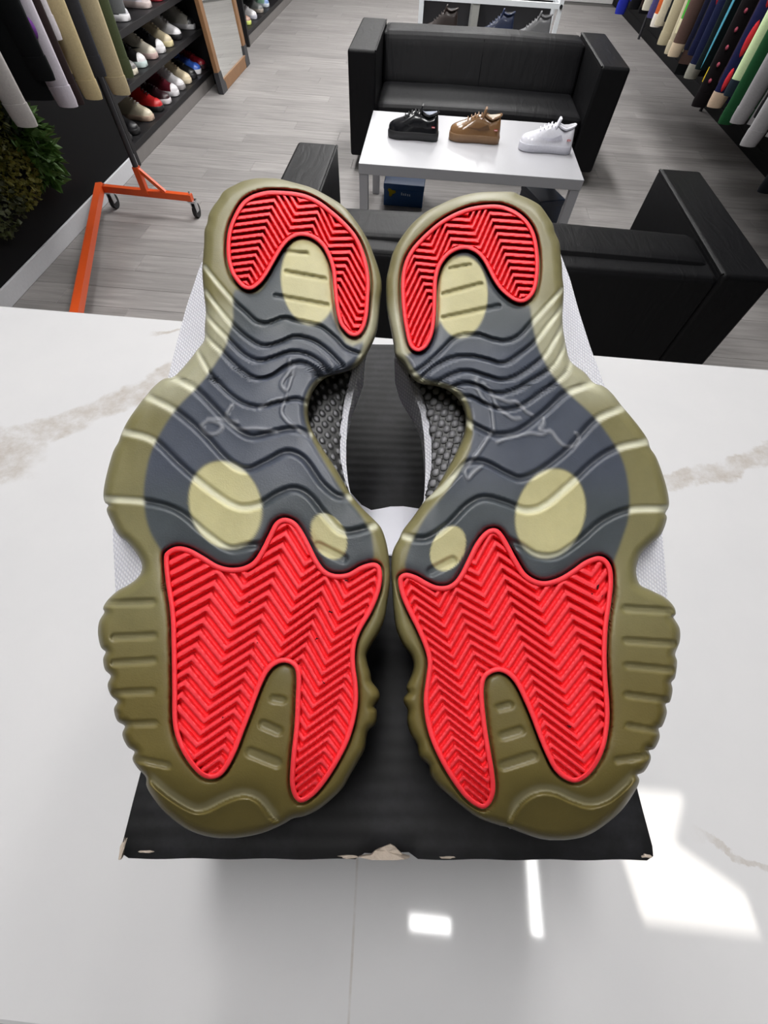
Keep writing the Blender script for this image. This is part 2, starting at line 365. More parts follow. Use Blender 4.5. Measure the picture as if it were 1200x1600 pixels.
tq = on_axis(np.array([560, 580, 586, 593, 600, 610, 617, 621, 629, 640, 633, 620, 600, 580]), np.array([1338, 1335, 1329, 1325, 1322, 1318, 1322, 1327, 1335, 1338, 1342, 1343.5, 1343, 1342.5]), 2, ZLID)
ca_, sa_ = math.cos(-bang), math.sin(-bang); bt = bmesh.new(); rt_ = []; rl_ = []
for k, q in enumerate(tq):
    dx, dy = q[0] - bc[0], q[1] - bc[1]; lx_, ly_ = dx * ca_ - dy * sa_, dx * sa_ + dy * ca_
    rt_.append(bt.verts.new((lx_, ly_, HB + .0007 + .0009 * (k % 3 == 0) + .0008 * (k % 4 == 1)))); rl_.append(bt.verts.new((lx_, ly_, HB - .002)))
cm = bt.verts.new((sum(v.co.x for v in rt_) / len(rt_), sum(v.co.y for v in rt_) / len(rt_) + .0006, HB + .0004))
for k in range(len(rt_)):
    bt.faces.new((cm, rt_[k], rt_[(k + 1) % len(rt_)])); bt.faces.new((rt_[k], rl_[k], rl_[(k + 1) % len(rt_)], rt_[(k + 1) % len(rt_)]))
bm_obj('torn_edge', bt, MAT_KRAFT, lid, smooth=False)
torn('torn_edge', -.020, .0006, .005, .0006, 11, MAT_KRAFT, 5, .0004)
torn('torn_edge', .026, .0005, .004, .0005, 11, MAT_KRAFT, 6, .0004)
torn('scuff', -BW / 2 + .0006, .004, .0012, .006, 12, MAT_KRAFT, 8, .0005)
torn('scuff', BW / 2 - .004, .0012, .003, .0009, 10, MAT_KRAFT, 9, .0005)
torn('scuff', -BW / 2 + .012, .0022, .004, .0006, 10, MAT_KRAFT, 10, .0003)
for ch in lid.children: ch.parent = lid
# ------------------------------------------------------------------ pair of upturned sneakers
def catmull(P, n=6, closed=True):
    P = np.asarray(P, float); out = []; m = len(P)
    rng = range(m) if closed else range(m - 1)
    for i in rng:
        if closed: p0, p1, p2, p3 = P[(i - 1) % m], P[i], P[(i + 1) % m], P[(i + 2) % m]
        else: p0, p1, p2, p3 = P[max(i - 1, 0)], P[i], P[i + 1], P[min(i + 2, m - 1)]
        for k in range(n):
            t = k / n
            out.append(.5 * ((2 * p1) + (-p0 + p2) * t + (2 * p0 - 5 * p1 + 4 * p2 - p3) * t * t + (-p0 + 3 * p1 - 3 * p2 + p3) * t ** 3))
    if not closed: out.append(P[-1])
    return np.array(out)
def seg_dist(px, py, poly, closed=True):
    A = poly; B = np.roll(poly, -1, 0) if closed else poly[1:]
    if not closed: A = poly[:-1]
    q = np.stack([px.ravel(), py.ravel()], 1); out = np.empty(len(q)); d = B - A; dd = (d ** 2).sum(1) + 1e-9
    for s in range(0, len(q), 6000):
        e = q[s:s + 6000, None, :] - A[None]
        t = np.clip((e * d[None]).sum(2) / dd[None], 0, 1)
        out[s:s + 6000] = np.sqrt((((e - t[..., None] * d[None])) ** 2).sum(2).min(1))
    return out.reshape(px.shape)
def inside(px, py, poly):
    x, y = px.ravel(), py.ravel(); c = np.zeros(len(x), bool); n = len(poly)
    for i in range(n):
        x1, y1 = poly[i]; x2, y2 = poly[(i + 1) % n]
        if y1 == y2: continue
        k = ((y1 > y) != (y2 > y)) & (x < (x2 - x1) * (y - y1) / (y2 - y1) + x1); c ^= k
    return c.reshape(px.shape)
def sdf(px, py, poly): return seg_dist(px, py, poly) * np.where(inside(px, py, poly), -1, 1)
def sstep(a_, b_, x):
    t = np.clip((x - a_) / (b_ - a_), 0, 1); return t * t * (3 - 2 * t)
LEFT = dict(
 toe=(350, 1309), heel=(430, 279),
 outline=[(407,279),(383,283),(367,290),(351,299),(343,311),(334,323),(327,336),(325,348),(320.5,361),(320,380),(318.5,399),(317,420),(318,441),(320,463),(322.5,487),(321,508),(320,532),(309,547),(301,558),(285,577),(271,590),(256,593),(240,606),(230,618),(220,630),(201,657),(191,677),(186,691),(177,708),(167,744),(162.5,771),(165,785),(170.5,789),(167.5,797),(173.5,812),(185,834),(201,848),(214.5,865),(222.5,881),(221,895),(212,907),(197,917),(184,924),(169,938),(162,950),(164,957),(156,971),(154,990),(158.5,1011),(166,1018),(162,1030),(165,1046),(174,1056),(169,1070),(174,1086),(184,1096),(179,1108),(184,1126),(196,1134),(192,1148),(200,1166),(211,1174),(208,1186),(216,1200),(229,1214),(230,1228),(240,1246),(260,1270),(288,1292),(316,1304),(348,1309),(380,1307),(412,1300),(444,1286),(457,1278),(476,1274),(500,1262),(532,1234),(545,1213),(560,1187),(569,1170),(574,1143),(586,1130),(588,1111),(584,1104),(592,1090),(590,1078),(580,1065),(578,1052),(573.5,1037),(572,1022),(580,1006),(592,986),(600,966),(604,942),(608.5,910),(608,886),(604,854),(596,828),(585,814),(565,794.5),(546,771),(526,736),(502.5,700),(487,673),(481,650),(483,626),(492.5,605),(508,590),(526,584.5),(546,578),(563,567),(575,548),(586,524),(590.5,500),(593,473),(595.5,447),(592,425),(585,404),(574.5,377),(558.5,350.5),(537,324),(513,308),(487,294.5),(460,286.5),(433,280)],
 heelpad=[(414.7,298.7),(433,297.9),(460,300),(481,305),(500,314.7),(521,330.7),(540,348),(556,366.7),(566.7,388),(574.7,414.7),(578,441),(577,468),(574.7,494.7),(569,514),(560,524.5),(548,525),(537,516),(529,502.7),(524,478.7),(521,452),(518.7,425),(513,404),(502.7,385),(489,373.5),(473,368.8),(460,371.5),(449,379.5),(438.7,393),(428,412),(417,430.7),(406.7,444),(393,453),(380,450.7),(369,440),(360,425),(354.7,404),(354,380),(357,358.7),(365,337),(377,317),(393,305)],
 forepad=[(256,874),(260,862),(276,854),(296,857),(320,870),(340,882),(360,887),(380,885),(396,876),(408,858),(420,834),(430,816),(444,809),(460,814),(472,828),(484,850),(496,874),(508,890),(524,897),(544,895),(564,884),(584,879),(595,886),(597,906),(592,930),(580,958),(564,986),(556,1010),(555,1038),(559,1070),(559,1102),(552,1138),(540,1170),(520,1206),(500,1234),(482,1250),(468,1254),(458,1244),(453,1222),(455,1182),(460,1134),(462,1090),(463,1062),(460,1044),(448,1036),(434,1038),(420,1050),(408,1074),(396,1106),(382,1142),(368,1178),(352,1206),(336,1217),(316,1214),(296,1194),(280,1166),(270,1130),(269,1070),(268,1010),(266,958),(259,910)],
 heelchev=dict(x0=.34, yr=340, ref=313, sp=(10.7, 419, 0.0), z=[(340,10),(375,6),(419,0),(459,43),(493,40),(527,82),(565,81),(610,132)], sgn=1),
 forechev=dict(x0=.29, yr=900, ref=892, sp=(18.9, 385, -.0113), z=[(230,68),(292,29),(338,0),(385,46),(427,16),(471,62),(509,28),(548,76),(586,46),(630,95)], sgn=1),
 dark=[(367,453),(364,481),(364,500),(357,524),(350,546),(326,583),(306,607),(283,630),(267,650),(248,681),(234,712),(226.5,748),(224.5,775),(228,810),(238,838),(252,861),(262,885),(300,900),(420,900),(560,900),(583,880),(581,838),(574,822),(560,800),(540,775),(500,710),(478,660),(478,620),(500,590),(540,585),(562,553),(566,535),(540,535),(500,450),(450,380),(430,410),(410,450),(392,458)],
 circles=[(352,789,56,70,-18),(514,838,26,38,-25),(482,440,43,68,-6)],
 waves=[[(320,417),(343,446),(365,471),(383,487),(401,503),(420,505),(444,497),(460,501),(487,507),(503,512),(524,529),(540,545),(561,553)],
        [(321,455),(345,486),(364,508),(388,529),(412,541),(439,535),(460,527),(487,532),(511,548),(535,572)],
        [(321,492),(340,513),(356,529),(380,553),(404,564),(428,559),(452,551),(476,553),(497,564),(513,580)],
        [(320,524),(334,538),(348,551),(375,577),(399,591),(423,588),(449,572),(471,567),(492,577),(500,590)],
        [(308,549),(316,562),(334,591),(369,624),(401,636),(432,630),(463,624),(483,632)],
        [(271,591),(307,610),(354,657),(389,682),(424,677),(459,671),(483,679)],
        [(230,620),(271,640),(314,675),(354,718),(385,734),(416,722),(448,707),(475,718),(502,755),(526,775),(546,777)],
        [(193,675),(240,688),(279,724),(322,761),(369,791),(405,789),(432,773),(459,764),(483,775),(510,808),(538,832),(585,822)],
        [(165,780),(228,784),(279,799),(322,834),(358,857),(389,853),(420,850)]],
 slots=[((168,943),(238,941),5.5),((178,996),(240,993),5),((178,1036),(240,1032),5),((180,1083),(238,1080),5),((190,1132),(242,1130),4.5),((214,1186),(262,1196),5),((428,1092),(441,1094),6),((412,1132),(434,1142),7),((392,1176),(432,1192),8),((497,853),(536,873),7),((445,393),(480,396),2.5),((447,425),(508,436),3),((430,462),(512,477),3)],
 specks=[(390,941,3,1.4,-.6),(516,956,3.5,1.6,.4),(495,998,3,1.6,-.5),(540,907,4,1.4,0),(505,1066,3.2,1.6,.9),(402,1004,2.5,1.5,.5),(348,1121,2.6,1.4,-.6)],
 toewave=[(230,1214),(262,1242),(296,1263),(318,1266),(352,1250),(380,1242),(404,1250),(424,1274),(440,1286)],
 emblem=[[(452,563),(452,579),(440,599),(448,610),(455,591),(459,571)],[(448,618),(440,642),(448,657),(463,669),(479,681)],[(361,634),(354,650),(369,669),(401,669),(432,675)],[(405,638),(424,626),(440,622)],[(314,665),(322,677),(338,677),(346,665),(326,657),(314,665)],[(324,655),(350,655),(369,660)]],
 lat=[(405,317),(420,311),(480,291),(540,275),(592,262),(640,235),(700,200),(760,185),(812,177),(835,176),(915,180),(960,182)], latside=-1,
 med=[(548,572),(565,570),(587,560),(612,552.5),(650,544),(688,541),(725,541),(755,544),(772,548),(800,560)],
 strip=[(575,552),(580,550),(625,537.5),(670,531),(712,531),(745,537.5),(772,547)])
RIGHT = dict(
 toe=(880, 1312), heel=(775, 300),
 outline=[(777,300),(801,301),(810,305),(825,311),(841,320),(849,329),(857,341),(863,351),(866,363),(873,379),(875,397),(877,416),(878,435),(880,451),(879,472),(878,493),(879,515),(882,533),(886,553),(890,564),(899,573),(913,583),(927,599),(942.5,604.5),(956,616),(970,634),(982,648),(999,669),(1011,687),(1015,700.5),(1025,716),(1036.5,747.5),(1043.5,775),(1044,791),(1038.5,802),(1041,810),(1032.5,834),(1017,849),(1001,865),(994,883),(993.5,898),(999,914),(1014,922),(1038,934),(1052,948),(1055,960),(1051,964),(1061,982),(1061,1002),(1054,1022),(1057,1034),(1054,1058),(1048,1066),(1050,1078),(1046,1096),(1039,1100),(1041,1114),(1034,1134),(1028,1138),(1030,1152),(1022,1169),(1013,1172),(1016,1186),(1006,1205),(995,1210),(998,1220),(990,1238),(970,1266),(942,1290),(914,1306),(878,1312),(846,1310),(814,1300),(794,1292),(778,1288),(750,1278),(726,1262),(702,1242),(684,1226),(673,1210),(670,1195),(656,1181),(652,1162),(642,1146),(637,1126),(638,1110),(632,1098),(632,1090),(638,1082),(636,1073),(644,1054),(647,1038),(642,1022),(630,1006),(620,982),(616,954),(614,926),(612,890),(614.5,862),(624,843),(631,828),(645,810),(664.5,783),(680,767),(696,740),(711.5,712),(725,681),(728,654),(721,630),(705.5,612.5),(684,603),(655,598),(641,585),(631,568),(619,556),(616.5,541),(612.5,520),(607,493),(604.5,472),(604.5,440),(608.5,419),(615,395),(627,373),(643,352),(664.5,333),(689,320),(715,309),(742,302.5)],
 heelpad=[(760.7,320),(782,320.5),(800.7,326.7),(816.7,337),(828.7,350.7),(836.7,368),(841,389),(842.5,413),(841,437),(836.7,454.7),(828.7,466.7),(818,473),(806,472),(792.7,464),(779,450.7),(768.7,434.7),(760.7,418.7),(752.7,405),(743,395.5),(731,390),(718,390.7),(704.7,397),(694,408),(687,421),(683,440),(682,466.7),(681,493),(678,517),(672.7,533),(664.7,545),(654,550),(644.7,546.7),(638,537),(632.7,514.7),(628.7,488),(626.8,458.7),(627,434.7),(631,413),(639,394.7),(651,378.7),(670,360),(688.7,345),(710,333),(734,324)],
 forepad=[(622,910),(624,900),(634,895),(650,899),(666,908),(682,915),(698,915),(710,908),(720,894),(730,874),(742,850),(754,834),(766,826),(778,827),(788,838),(798,856),(810,878),(822,896),(838,906),(854,908),(874,902),(894,890),(914,876),(934,869),(948,874),(956,888),(958,910),(955,942),(950,978),(948,1018),(949,1058),(952,1098),(952,1130),(946,1166),(934,1194),(918,1214),(900,1223),(882,1218),(866,1204),(854,1182),(842,1154),(830,1122),(818,1094),(806,1070),(794,1056),(780,1050),(766,1054),(758,1064),(756,1086),(760,1130),(766,1170),(772,1206),(774,1234),(768,1254),(756,1264),(740,1258),(722,1242),(702,1214),(686,1186),(672,1154),(664,1122),(662,1090),(666,1058),(668,1034),(662,1010),(650,982),(636,954),(626,930)],
 heelchev=dict(x0=-.38, yr=340, ref=344, sp=(10.7, 768, 0.0), z=[(560,155),(583,125),(623,78),(658,82),(692,40),(733,43),(768,0),(850,6),(900,10)], sgn=1),
 forechev=dict(x0=-.275, yr=900, ref=901.8, sp=(17.5, 790, .0125), z=[(600,75),(638,31.5),(673,61.5),(707,19.5),(748,46.5),(788,0),(832,35),(877,-12),(924,16),(970,-30)], sgn=1),
 dark=[(827,477),(831,499),(835,520),(842,546),(856,574),(864,587),(888,614),(923,646),(942.5,669),(966,704.5),(978,736),(983.5,775),(982,810),(972,842),(962,869),(950,890),(900,920),(780,920),(660,920),(633,892),(640,855),(652,830),(670,800),(700,765),(735,700),(735,640),(710,605),(660,592),(636,560),(640,552),(690,500),(700,430),(725,385),(760,410),(790,465),(815,478)],
 circles=[(860,802,54,71,16),(700,857,26,37,25),(722,464,40,64,4)],
 waves=[[(630,590),(660,575),(690,548),(712,528),(744,523),(771,531),(792,533),(811,525),(830,505),(853,480),(879,452)],
        [(655,595),(677,575),(706,560),(733,557),(760,562),(787,568),(814,552),(838,532),(858,506),(879,480)],
        [(680,600),(706,586),(731,580),(760,588),(785,594),(811,586),(850,557),(864,536),(880,509)],
        [(700,610),(722,600),(744,602),(771,614),(798,612),(830,595),(862,575),(874,558),(884,538)],
        [(712,625),(733,620),(755,630),(785,640),(815,634),(850,610),(880,588),(893,566)],
        [(722,655),(745,668),(775,680),(810,674),(850,645),(885,614),(925,600)],
        [(664,778),(690,765),(712,742),(731,724),(756,723),(790,740),(815,748),(850,732),(890,700),(930,657),(972,638)],
        [(632,838),(665,842),(700,820),(730,790),(756,778),(790,786),(820,797),(850,790),(890,757),(930,720),(965,700),(1013,690)],
        [(760,830),(810,852),(838,868),(870,868),(905,845),(940,815),(982,797),(1042,795)]],
 slots=[((978,951),(1046,955),5.5),((978,1001),(1052,1006),5),((980,1040),(1048,1047),5),((980,1086),(1040,1094),5),((982,1134),(1026,1142),4.5),((964,1188),(1008,1182),5),((780,1106),(796,1102),6),((786,1150),(812,1142),7),((788,1196),(832,1182),8),((674,893),(707,876),7),((703,420),(735,414),2.5),((692,460),(752,444),3),((692,497),(780,478),3)],
 specks=[(934,916,2.6,5.5,.3),(925,928,1.5,1.5,0),(941,931,1.3,3.6,.6),(667,1012,2,1.4,0),(771,829,2.2,2.6,0),(889,1135,3.6,1.4,.5)],
 toewave=[(790,1288),(812,1255),(838,1238),(866,1238),(894,1250),(922,1258),(950,1250),(975,1230),(994,1212)],
 emblem=[[(747,589),(745,603),(755,624),(766,634),(770,654),(772,673)],[(756,599),(768,614),(776,634),(790,646),(802,654),(813,654)],[(774,620),(794,628),(807,628),(821,642),(831,648)],[(778,691),(794,683),(809,681),(829,677),(847,679),(860,673),(872,687),(884,697),(899,695),(904.5,685),(901,677)],[(849,654),(850,663),(845,671),(860,675)],[(725,732),(731,748),(739,740),(753,728)],[(723,736),(747,708),(770,673)]],
 lat=[(394,875),(437,891),(488,905),(541,922),(604,945),(650,975),(700,1000),(760,1022),(812,1033),(834,1035),(930,1043),(960,1040)], latside=1,
 med=[(555,615),(565,620),(583,632.5),(608,645),(645,657.5),(680,662.5),(725,665),(762,663.7),(782,662),(805,652)],
 strip=[(585,640),(590,640),(610,657.5),(640,667.5),(675,673.7),(712,675.5),(740,673.7),(777,665)])
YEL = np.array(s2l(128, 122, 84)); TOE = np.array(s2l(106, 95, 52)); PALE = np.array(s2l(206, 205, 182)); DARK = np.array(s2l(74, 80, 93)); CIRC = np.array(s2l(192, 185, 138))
TOEH, HEELH = .056, .142
def build_shoe(D, label):
    T = on_axis(*D['toe'], 2, ZLID + TOEH); H = on_axis(*D['heel'], 2, ZLID + HEELH)
    ax = (H - T) / np.linalg.norm(H - T); lat = np.array([1., 0, 0]) - ax * ax[0]; lat /= np.linalg.norm(lat); nrm = np.cross(lat, ax)
    def P(px, py, dn=0.0):
        px = np.asarray(px, float); py = np.asarray(py, float)
        spring = .012 * np.clip((py - 1165) / 145, 0, None) ** 2 + .003 * np.clip((350 - py) / 60, 0, None) ** 2
        d = rays(px, py); k = ((T - CAMPOS) @ nrm - np.asarray(dn) - spring) / (d @ nrm)
        return CAMPOS + d * k[..., None]
    ppm = np.linalg.norm(P(400, 800) - P(500, 800)) / 100          # metres per pixel near the arch
    base = P(*[np.mean([p[0] for p in D['outline']]), 900.]); root = empty('sneaker', (base[0], base[1], ZLID))
    tag(root, label, 'sneaker', 'upturned pair of sneakers on the shoe box')
    off = np.array([base[0], base[1], ZLID])
    OUT = catmull(D['outline'], 5); HP = catmull(D['heelpad'], 6); FP = catmull(D['forepad'], 6); DK = catmull(D['dark'], 3)
    # --- outsole height field
    yd = np.arange(OUT[:, 1].min() + .6, OUT[:, 1].max() - .4, .25); nc = 150
    nx_ = np.roll(OUT, -1, 0); xl, xr = [], []
    for yy in yd:
        k = ((OUT[:, 1] > yy) != (nx_[:, 1] > yy)); a_, b_ = OUT[k], nx_[k]
        xx = a_[:, 0] + (yy - a_[:, 1]) * (b_[:, 0] - a_[:, 0]) / (b_[:, 1] - a_[:, 1]); xl.append(xx.min()); xr.append(xx.max())
    xl, xr = np.array(xl), np.array(xr)
    dens = np.maximum(.25 / 2.6, np.maximum(np.abs(np.gradient(xl)), np.abs(np.gradient(xr))) / 5.5); dens[:8] = np.minimum(dens[:8], .5); dens[-8:] = np.minimum(dens[-8:], .5)
    cum_ = np.cumsum(dens); ys = np.interp(np.linspace(cum_[0], cum_[-1], int(cum_[-1])), cum_, yd); xl, xr = np.interp(ys, yd, xl), np.interp(ys, yd, xr)
    u = np.linspace(0, 1, nc); u = .5 - .5 * np.cos(np.pi * u) * .35 + (u - .5) * .65; u = (u - u[0]) / (u[-1] - u[0])
    X = xl[:, None] + (xr - xl)[:, None] * u[None]; Y = np.repeat(ys[:, None], nc, 1)
    dout = seg_dist(X, Y, OUT)
    R = 15.0; tt = 1 - np.clip(dout / R, 0, 1); h = -.0052 * (1 - np.sqrt(np.clip(1 - tt * tt, 0, 1)))
    sp = np.minimum(sdf(X, Y, HP), sdf(X, Y, FP))
    h -= .0044 * (1 - sstep(1.0, 5.0, sp)); h -= .0007 * np.exp(-np.clip(sp - 5, 0, None) / 6.0)
    # wave grooves
    dk0 = 1 - sstep(-6, 6, sdf(X, Y, DK))
    lev = np.full(X.shape, -1.0); WY = np.stack([np.interp(X, *catmull(w_, 5, closed=False).T) for w_ in D['waves']])
    WY = np.maximum.accumulate(WY + np.arange(len(WY))[:, None, None] * 1e-3, 0)
    wsel = [np.array(w_) for w_ in D['waves']]
    gm = np.zeros_like(X); band = np.zeros_like(X)
    for k in range(len(WY)):
        cw = catmull(wsel[k], 5, closed=False); dd = seg_dist(X, Y, cw, closed=False)
        gw = 3.4 if k < 5 else 5.4
        side = np.sign(Y - WY[k])
        gm = np.maximum(gm, 1 - sstep(gw * .45, gw * 1.4, dd))
        xin = sstep(0, 22, np.minimum(X - cw[:, 0].min(), cw[:, 0].max() - X))
        band += xin * sstep(-1.0, gw + 2, Y - WY[k]) * np.exp(-np.clip(Y - WY[k] - gw, 0, 200) / (16 if k < 6 else 26)) * .0008
    gm *= (sp > 4); h += np.where(sp > 4, np.minimum(band, .0012), 0); h -= (.0011 + .0006 * dk0) * gm
    sm = np.zeros_like(X)
    for (a_, b_, rr) in D['slots']:
        dd = seg_dist(X, Y, np.array([a_, b_], float), closed=False); sm = np.maximum(sm, 1 - sstep(rr - 1.6, rr + 1.4, dd))
    h -= .0013 * sm * (sp > 3)
    tw = catmull(D['toewave'], 6, closed=False); td = seg_dist(X, Y, tw, closed=False); ty = np.interp(X, *(tw.T if tw[0, 0] < tw[-1, 0] else tw[::-1].T))
    xin = (X > tw[:, 0].min()) & (X < tw[:, 0].max())
    ex = sstep(0, 14, np.minimum(X - tw[:, 0].min(), tw[:, 0].max() - X)); sg = np.where(Y < ty, -td, td)
    h += ex * np.where(sg < 0, -.0024 * np.exp(-np.clip(-sg - 3.5, 0, None) / 10.0), -.0024 + .0036 * sstep(0, 6, sg)) * np.where(sg > 6, 0, 1) + ex * np.where(sg > 6, .0012 * np.exp(-(sg - 6) / 14), 0)
    em = np.zeros_like(X)
    for e_ in D['emblem']:
        dd = seg_dist(X, Y, catmull(e_, 4, closed=False), closed=False); em = np.maximum(em, 1 - sstep(1.0, 4.2, dd))
    h += .0005 * em
    # tint of the rubber: dark plate seen through it, round windows, thin pale grooves at the rim
    dk = 1 - sstep(-3.5, 3.5, sdf(X, Y, DK))
    for (cx, cy, rx, ry, an) in D['circles']:
        c_, s_ = math.cos(math.radians(an)), math.sin(math.radians(an)); dx, dy = X - cx, Y - cy
        q = np.sqrt(((dx * c_ + dy * s_) / rx) ** 2 + ((-dx * s_ + dy * c_) / ry) ** 2); dk *= sstep(.95, 1.05, q)
    rib = np.clip(sstep(455, 500, Y) * (1 - sstep(600, 660, Y)), 0, 1)
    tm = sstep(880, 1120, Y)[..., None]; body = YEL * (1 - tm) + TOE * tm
    body = body * (1 - .45 * rib[..., None]) + PALE[None, None] * .45 * rib[..., None]
    circ = np.zeros_like(X)
    for (cx, cy, rx, ry, an) in D['circles']:
        c_, s_ = math.cos(math.radians(an)), math.sin(math.radians(an)); dx, dy = X - cx, Y - cy
        circ = np.maximum(circ, 1 - sstep(.95, 1.05, np.sqrt(((dx * c_ + dy * s_) / rx) ** 2 + ((-dx * s_ + dy * c_) / ry) ** 2)))
    body = body * (1 - circ[..., None]) + CIRC * circ[..., None]
    pale = gm * .8; body = body * (1 - pale[..., None]) + PALE * 1.15 * pale[..., None]
    blue = sstep(500, 560, Y) * (1 - sstep(720, 800, Y))
    dkc = DARK[None, None] * (np.ones(3) - (1 - blue[..., None]) * np.array([.12, .10, .26])) + .15 * em[..., None]
    dkc = dkc * (1 - .35 * gm[..., None])
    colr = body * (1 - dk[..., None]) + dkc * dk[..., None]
    slotp = (sm * (Y > 920) * (1 - dk)) * .08; colr = colr * (1 - slotp[..., None]) + PALE * slotp[..., None]
    twm = (ex * np.where((sg < 1) & (sg > -14), 1, 0) * sstep(-14, -6, sg) * .22)[..., None]; colr = colr * (1 - twm) + PALE * twm
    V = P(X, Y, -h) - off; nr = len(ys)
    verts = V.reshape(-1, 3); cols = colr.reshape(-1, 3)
    idx = np.arange(nr * nc).reshape(nr, nc)
    F = np.stack([idx[:-1, :-1], idx[1:, :-1], idx[1:, 1:], idx[:-1, 1:]], -1).reshape(-1, 4)
    loop = np.concatenate([idx[:, 0], idx[-1, 1:], idx[-2::-1, -1], idx[0, -2:0:-1]])
    lx, ly = X.reshape(-1)[loop], Y.reshape(-1)[loop]; cx_, cy_ = (xl.mean() + xr.mean()) / 2, 0
    skirts = []; n0 = len(verts)
    for lv, (dn, ins) in enumerate([(.0095, -1.0), (.015, .5), (.019, 5.0)]):
        # move inwards along the outline normal
        t_ = np.roll(np.stack([lx, ly], 1), -2, 0) - np.roll(np.stack([lx, ly], 1), 2, 0); nn = np.stack([-t_[:, 1], t_[:, 0]], 1); nn /= np.linalg.norm(nn, axis=1)[:, None] + 1e-9
        ctr = np.stack([lx, ly], 1).mean(0); test = inside(lx + nn[:, 0] * 3, ly + nn[:, 1] * 3, OUT); nn[~test] *= -1
        skirts.append(P(lx + nn[:, 0] * ins, ly + nn[:, 1] * ins, np.full(len(lx), dn)) - off)
    m_ = len(loop); faces = [tuple(f) for f in F]; prev = loop
    allv = [verts]; allc = [cols]
    for sk in skirts:
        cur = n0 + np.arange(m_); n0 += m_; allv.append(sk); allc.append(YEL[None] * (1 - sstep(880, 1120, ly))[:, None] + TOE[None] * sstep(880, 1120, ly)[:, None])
        for k in range(m_): faces.append((prev[k], prev[(k + 1) % m_], cur[(k + 1) % m_], cur[k]))
        prev = cur
    def with_tint(o, cc):
        at = o.data.color_attributes.new('tint', 'FLOAT_COLOR', 'POINT'); buf = np.ones((len(cc), 4), np.float32); buf[:, :3] = cc; at.data.foreach_set('color', buf.ravel())
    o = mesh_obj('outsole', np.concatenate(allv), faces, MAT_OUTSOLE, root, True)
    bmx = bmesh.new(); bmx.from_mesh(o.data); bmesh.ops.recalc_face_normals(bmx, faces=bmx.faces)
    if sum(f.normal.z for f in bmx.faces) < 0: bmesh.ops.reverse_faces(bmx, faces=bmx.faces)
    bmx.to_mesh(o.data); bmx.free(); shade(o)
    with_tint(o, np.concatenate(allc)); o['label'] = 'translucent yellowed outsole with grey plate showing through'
    # --- red tread pads
    for nm, poly, ch, step in (('heel_tread_pad', HP, D['heelchev'], 1.25), ('forefoot_tread_pad', FP, D['forechev'], 1.6)):
        q = np.concatenate([poly, poly[:1]]); cum = np.concatenate([[0], np.cumsum(np.linalg.norm(np.diff(q, axis=0), axis=1))])
        s_ = np.linspace(0, cum[-1], 360, endpoint=False); pl = np.stack([np.interp(s_, cum, q[:, 0]), np.interp(s_, cum, q[:, 1])], 1)
        t_ = np.roll(pl, -1, 0) - np.roll(pl, 1, 0); nn = np.stack([-t_[:, 1], t_[:, 0]], 1); nn /= np.linalg.norm(nn, axis=1)[:, None]
        ts = inside(pl[:, 0] + nn[:, 0] * 2, pl[:, 1] + nn[:, 1] * 2, poly); nn[~ts] *= -1
        rw = 8.2 if 'fore' in nm else 6.6
        prof = [(0, -.0040), (-.1, .0006), (.7, .0012), (1.8, .00145), (rw * .72, .00145), (rw * .92, .0011), (rw, .0004), (rw + .2, -.0033)]
        vs, fs = [], []
        for (ins, hh) in prof: vs.append(P(pl[:, 0] + nn[:, 0] * ins, pl[:, 1] + nn[:, 1] * ins, np.full(len(pl), -hh)) - off)
        n_ = len(pl)
        for a_ in range(len(prof) - 1):
            for k in range(n_): fs.append((a_ * n_ + k, a_ * n_ + (k + 1) % n_, (a_ + 1) * n_ + (k + 1) % n_, (a_ + 1) * n_ + k))
        gx = np.arange(poly[:, 0].min(), poly[:, 0].max(), step); gy = np.arange(poly[:, 1].min(), poly[:, 1].max(), step)
        GX, GY = np.meshgrid(gx, gy); sd = sdf(GX, GY, pl)
        c_ = GX + ch['x0'] * (GY - ch['yr']); z_ = np.interp(c_, *np.array(ch['z'], float).T)
        spc = ch['sp'][0] + (c_ - ch['sp'][1]) * ch['sp'][2]; ph = (GY - z_ - ch['ref']) / spc
        tri = np.abs(((ph + .5) % 1.0) - .5) * 2            # 0 on the crest, 1 in the groove
        hh = -.0030 + .0041 * (1 - sstep(.40, .80, tri))
        hh = np.minimum(hh, -.0021 + .0031 * sstep(-rw + 2.2, -rw - 3.5, sd) * 1.0) if False else hh
        hh = np.where(sd > -rw - 1.2, np.minimum(hh, .0004), hh)
        ok = sd < -rw * .45; ci = ok[:-1, :-1] & ok[1:, :-1] & ok[1:, 1:] & ok[:-1, 1:]
        gv = P(GX, GY, -hh) - off; gid = np.arange(GX.size).reshape(GX.shape)
        gf = np.stack([gid[:-1, :-1], gid[1:, :-1], gid[1:, 1:], gid[:-1, 1:]], -1)[ci]
        used = np.unique(gf); rem = np.full(GX.size, -1); b0 = len(prof) * n_; rem[used] = b0 + np.arange(len(used))
        V2 = np.concatenate(vs + [gv.reshape(-1, 3)[used]]); F2 = fs + [tuple(f) for f in rem[gf]]
        o = mesh_obj(nm, V2, F2, MAT_RED, root, True)
        bmx = bmesh.new(); bmx.from_mesh(o.data)
        for f in bmx.faces:
            pass
        bmesh.ops.recalc_face_normals(bmx, faces=[f for f in bmx.faces if f.index < len(fs)])
        gfaces = [f for f in bmx.faces if f.index >= len(fs)]
        if gfaces and sum(f.normal.z for f in gfaces) < 0: bmesh.ops.reverse_faces(bmx, faces=gfaces)
        bmx.to_mesh(o.data); bmx.free(); shade(o, 62); o['label'] = 'bright coral red rubber tread with herringbone ridges'
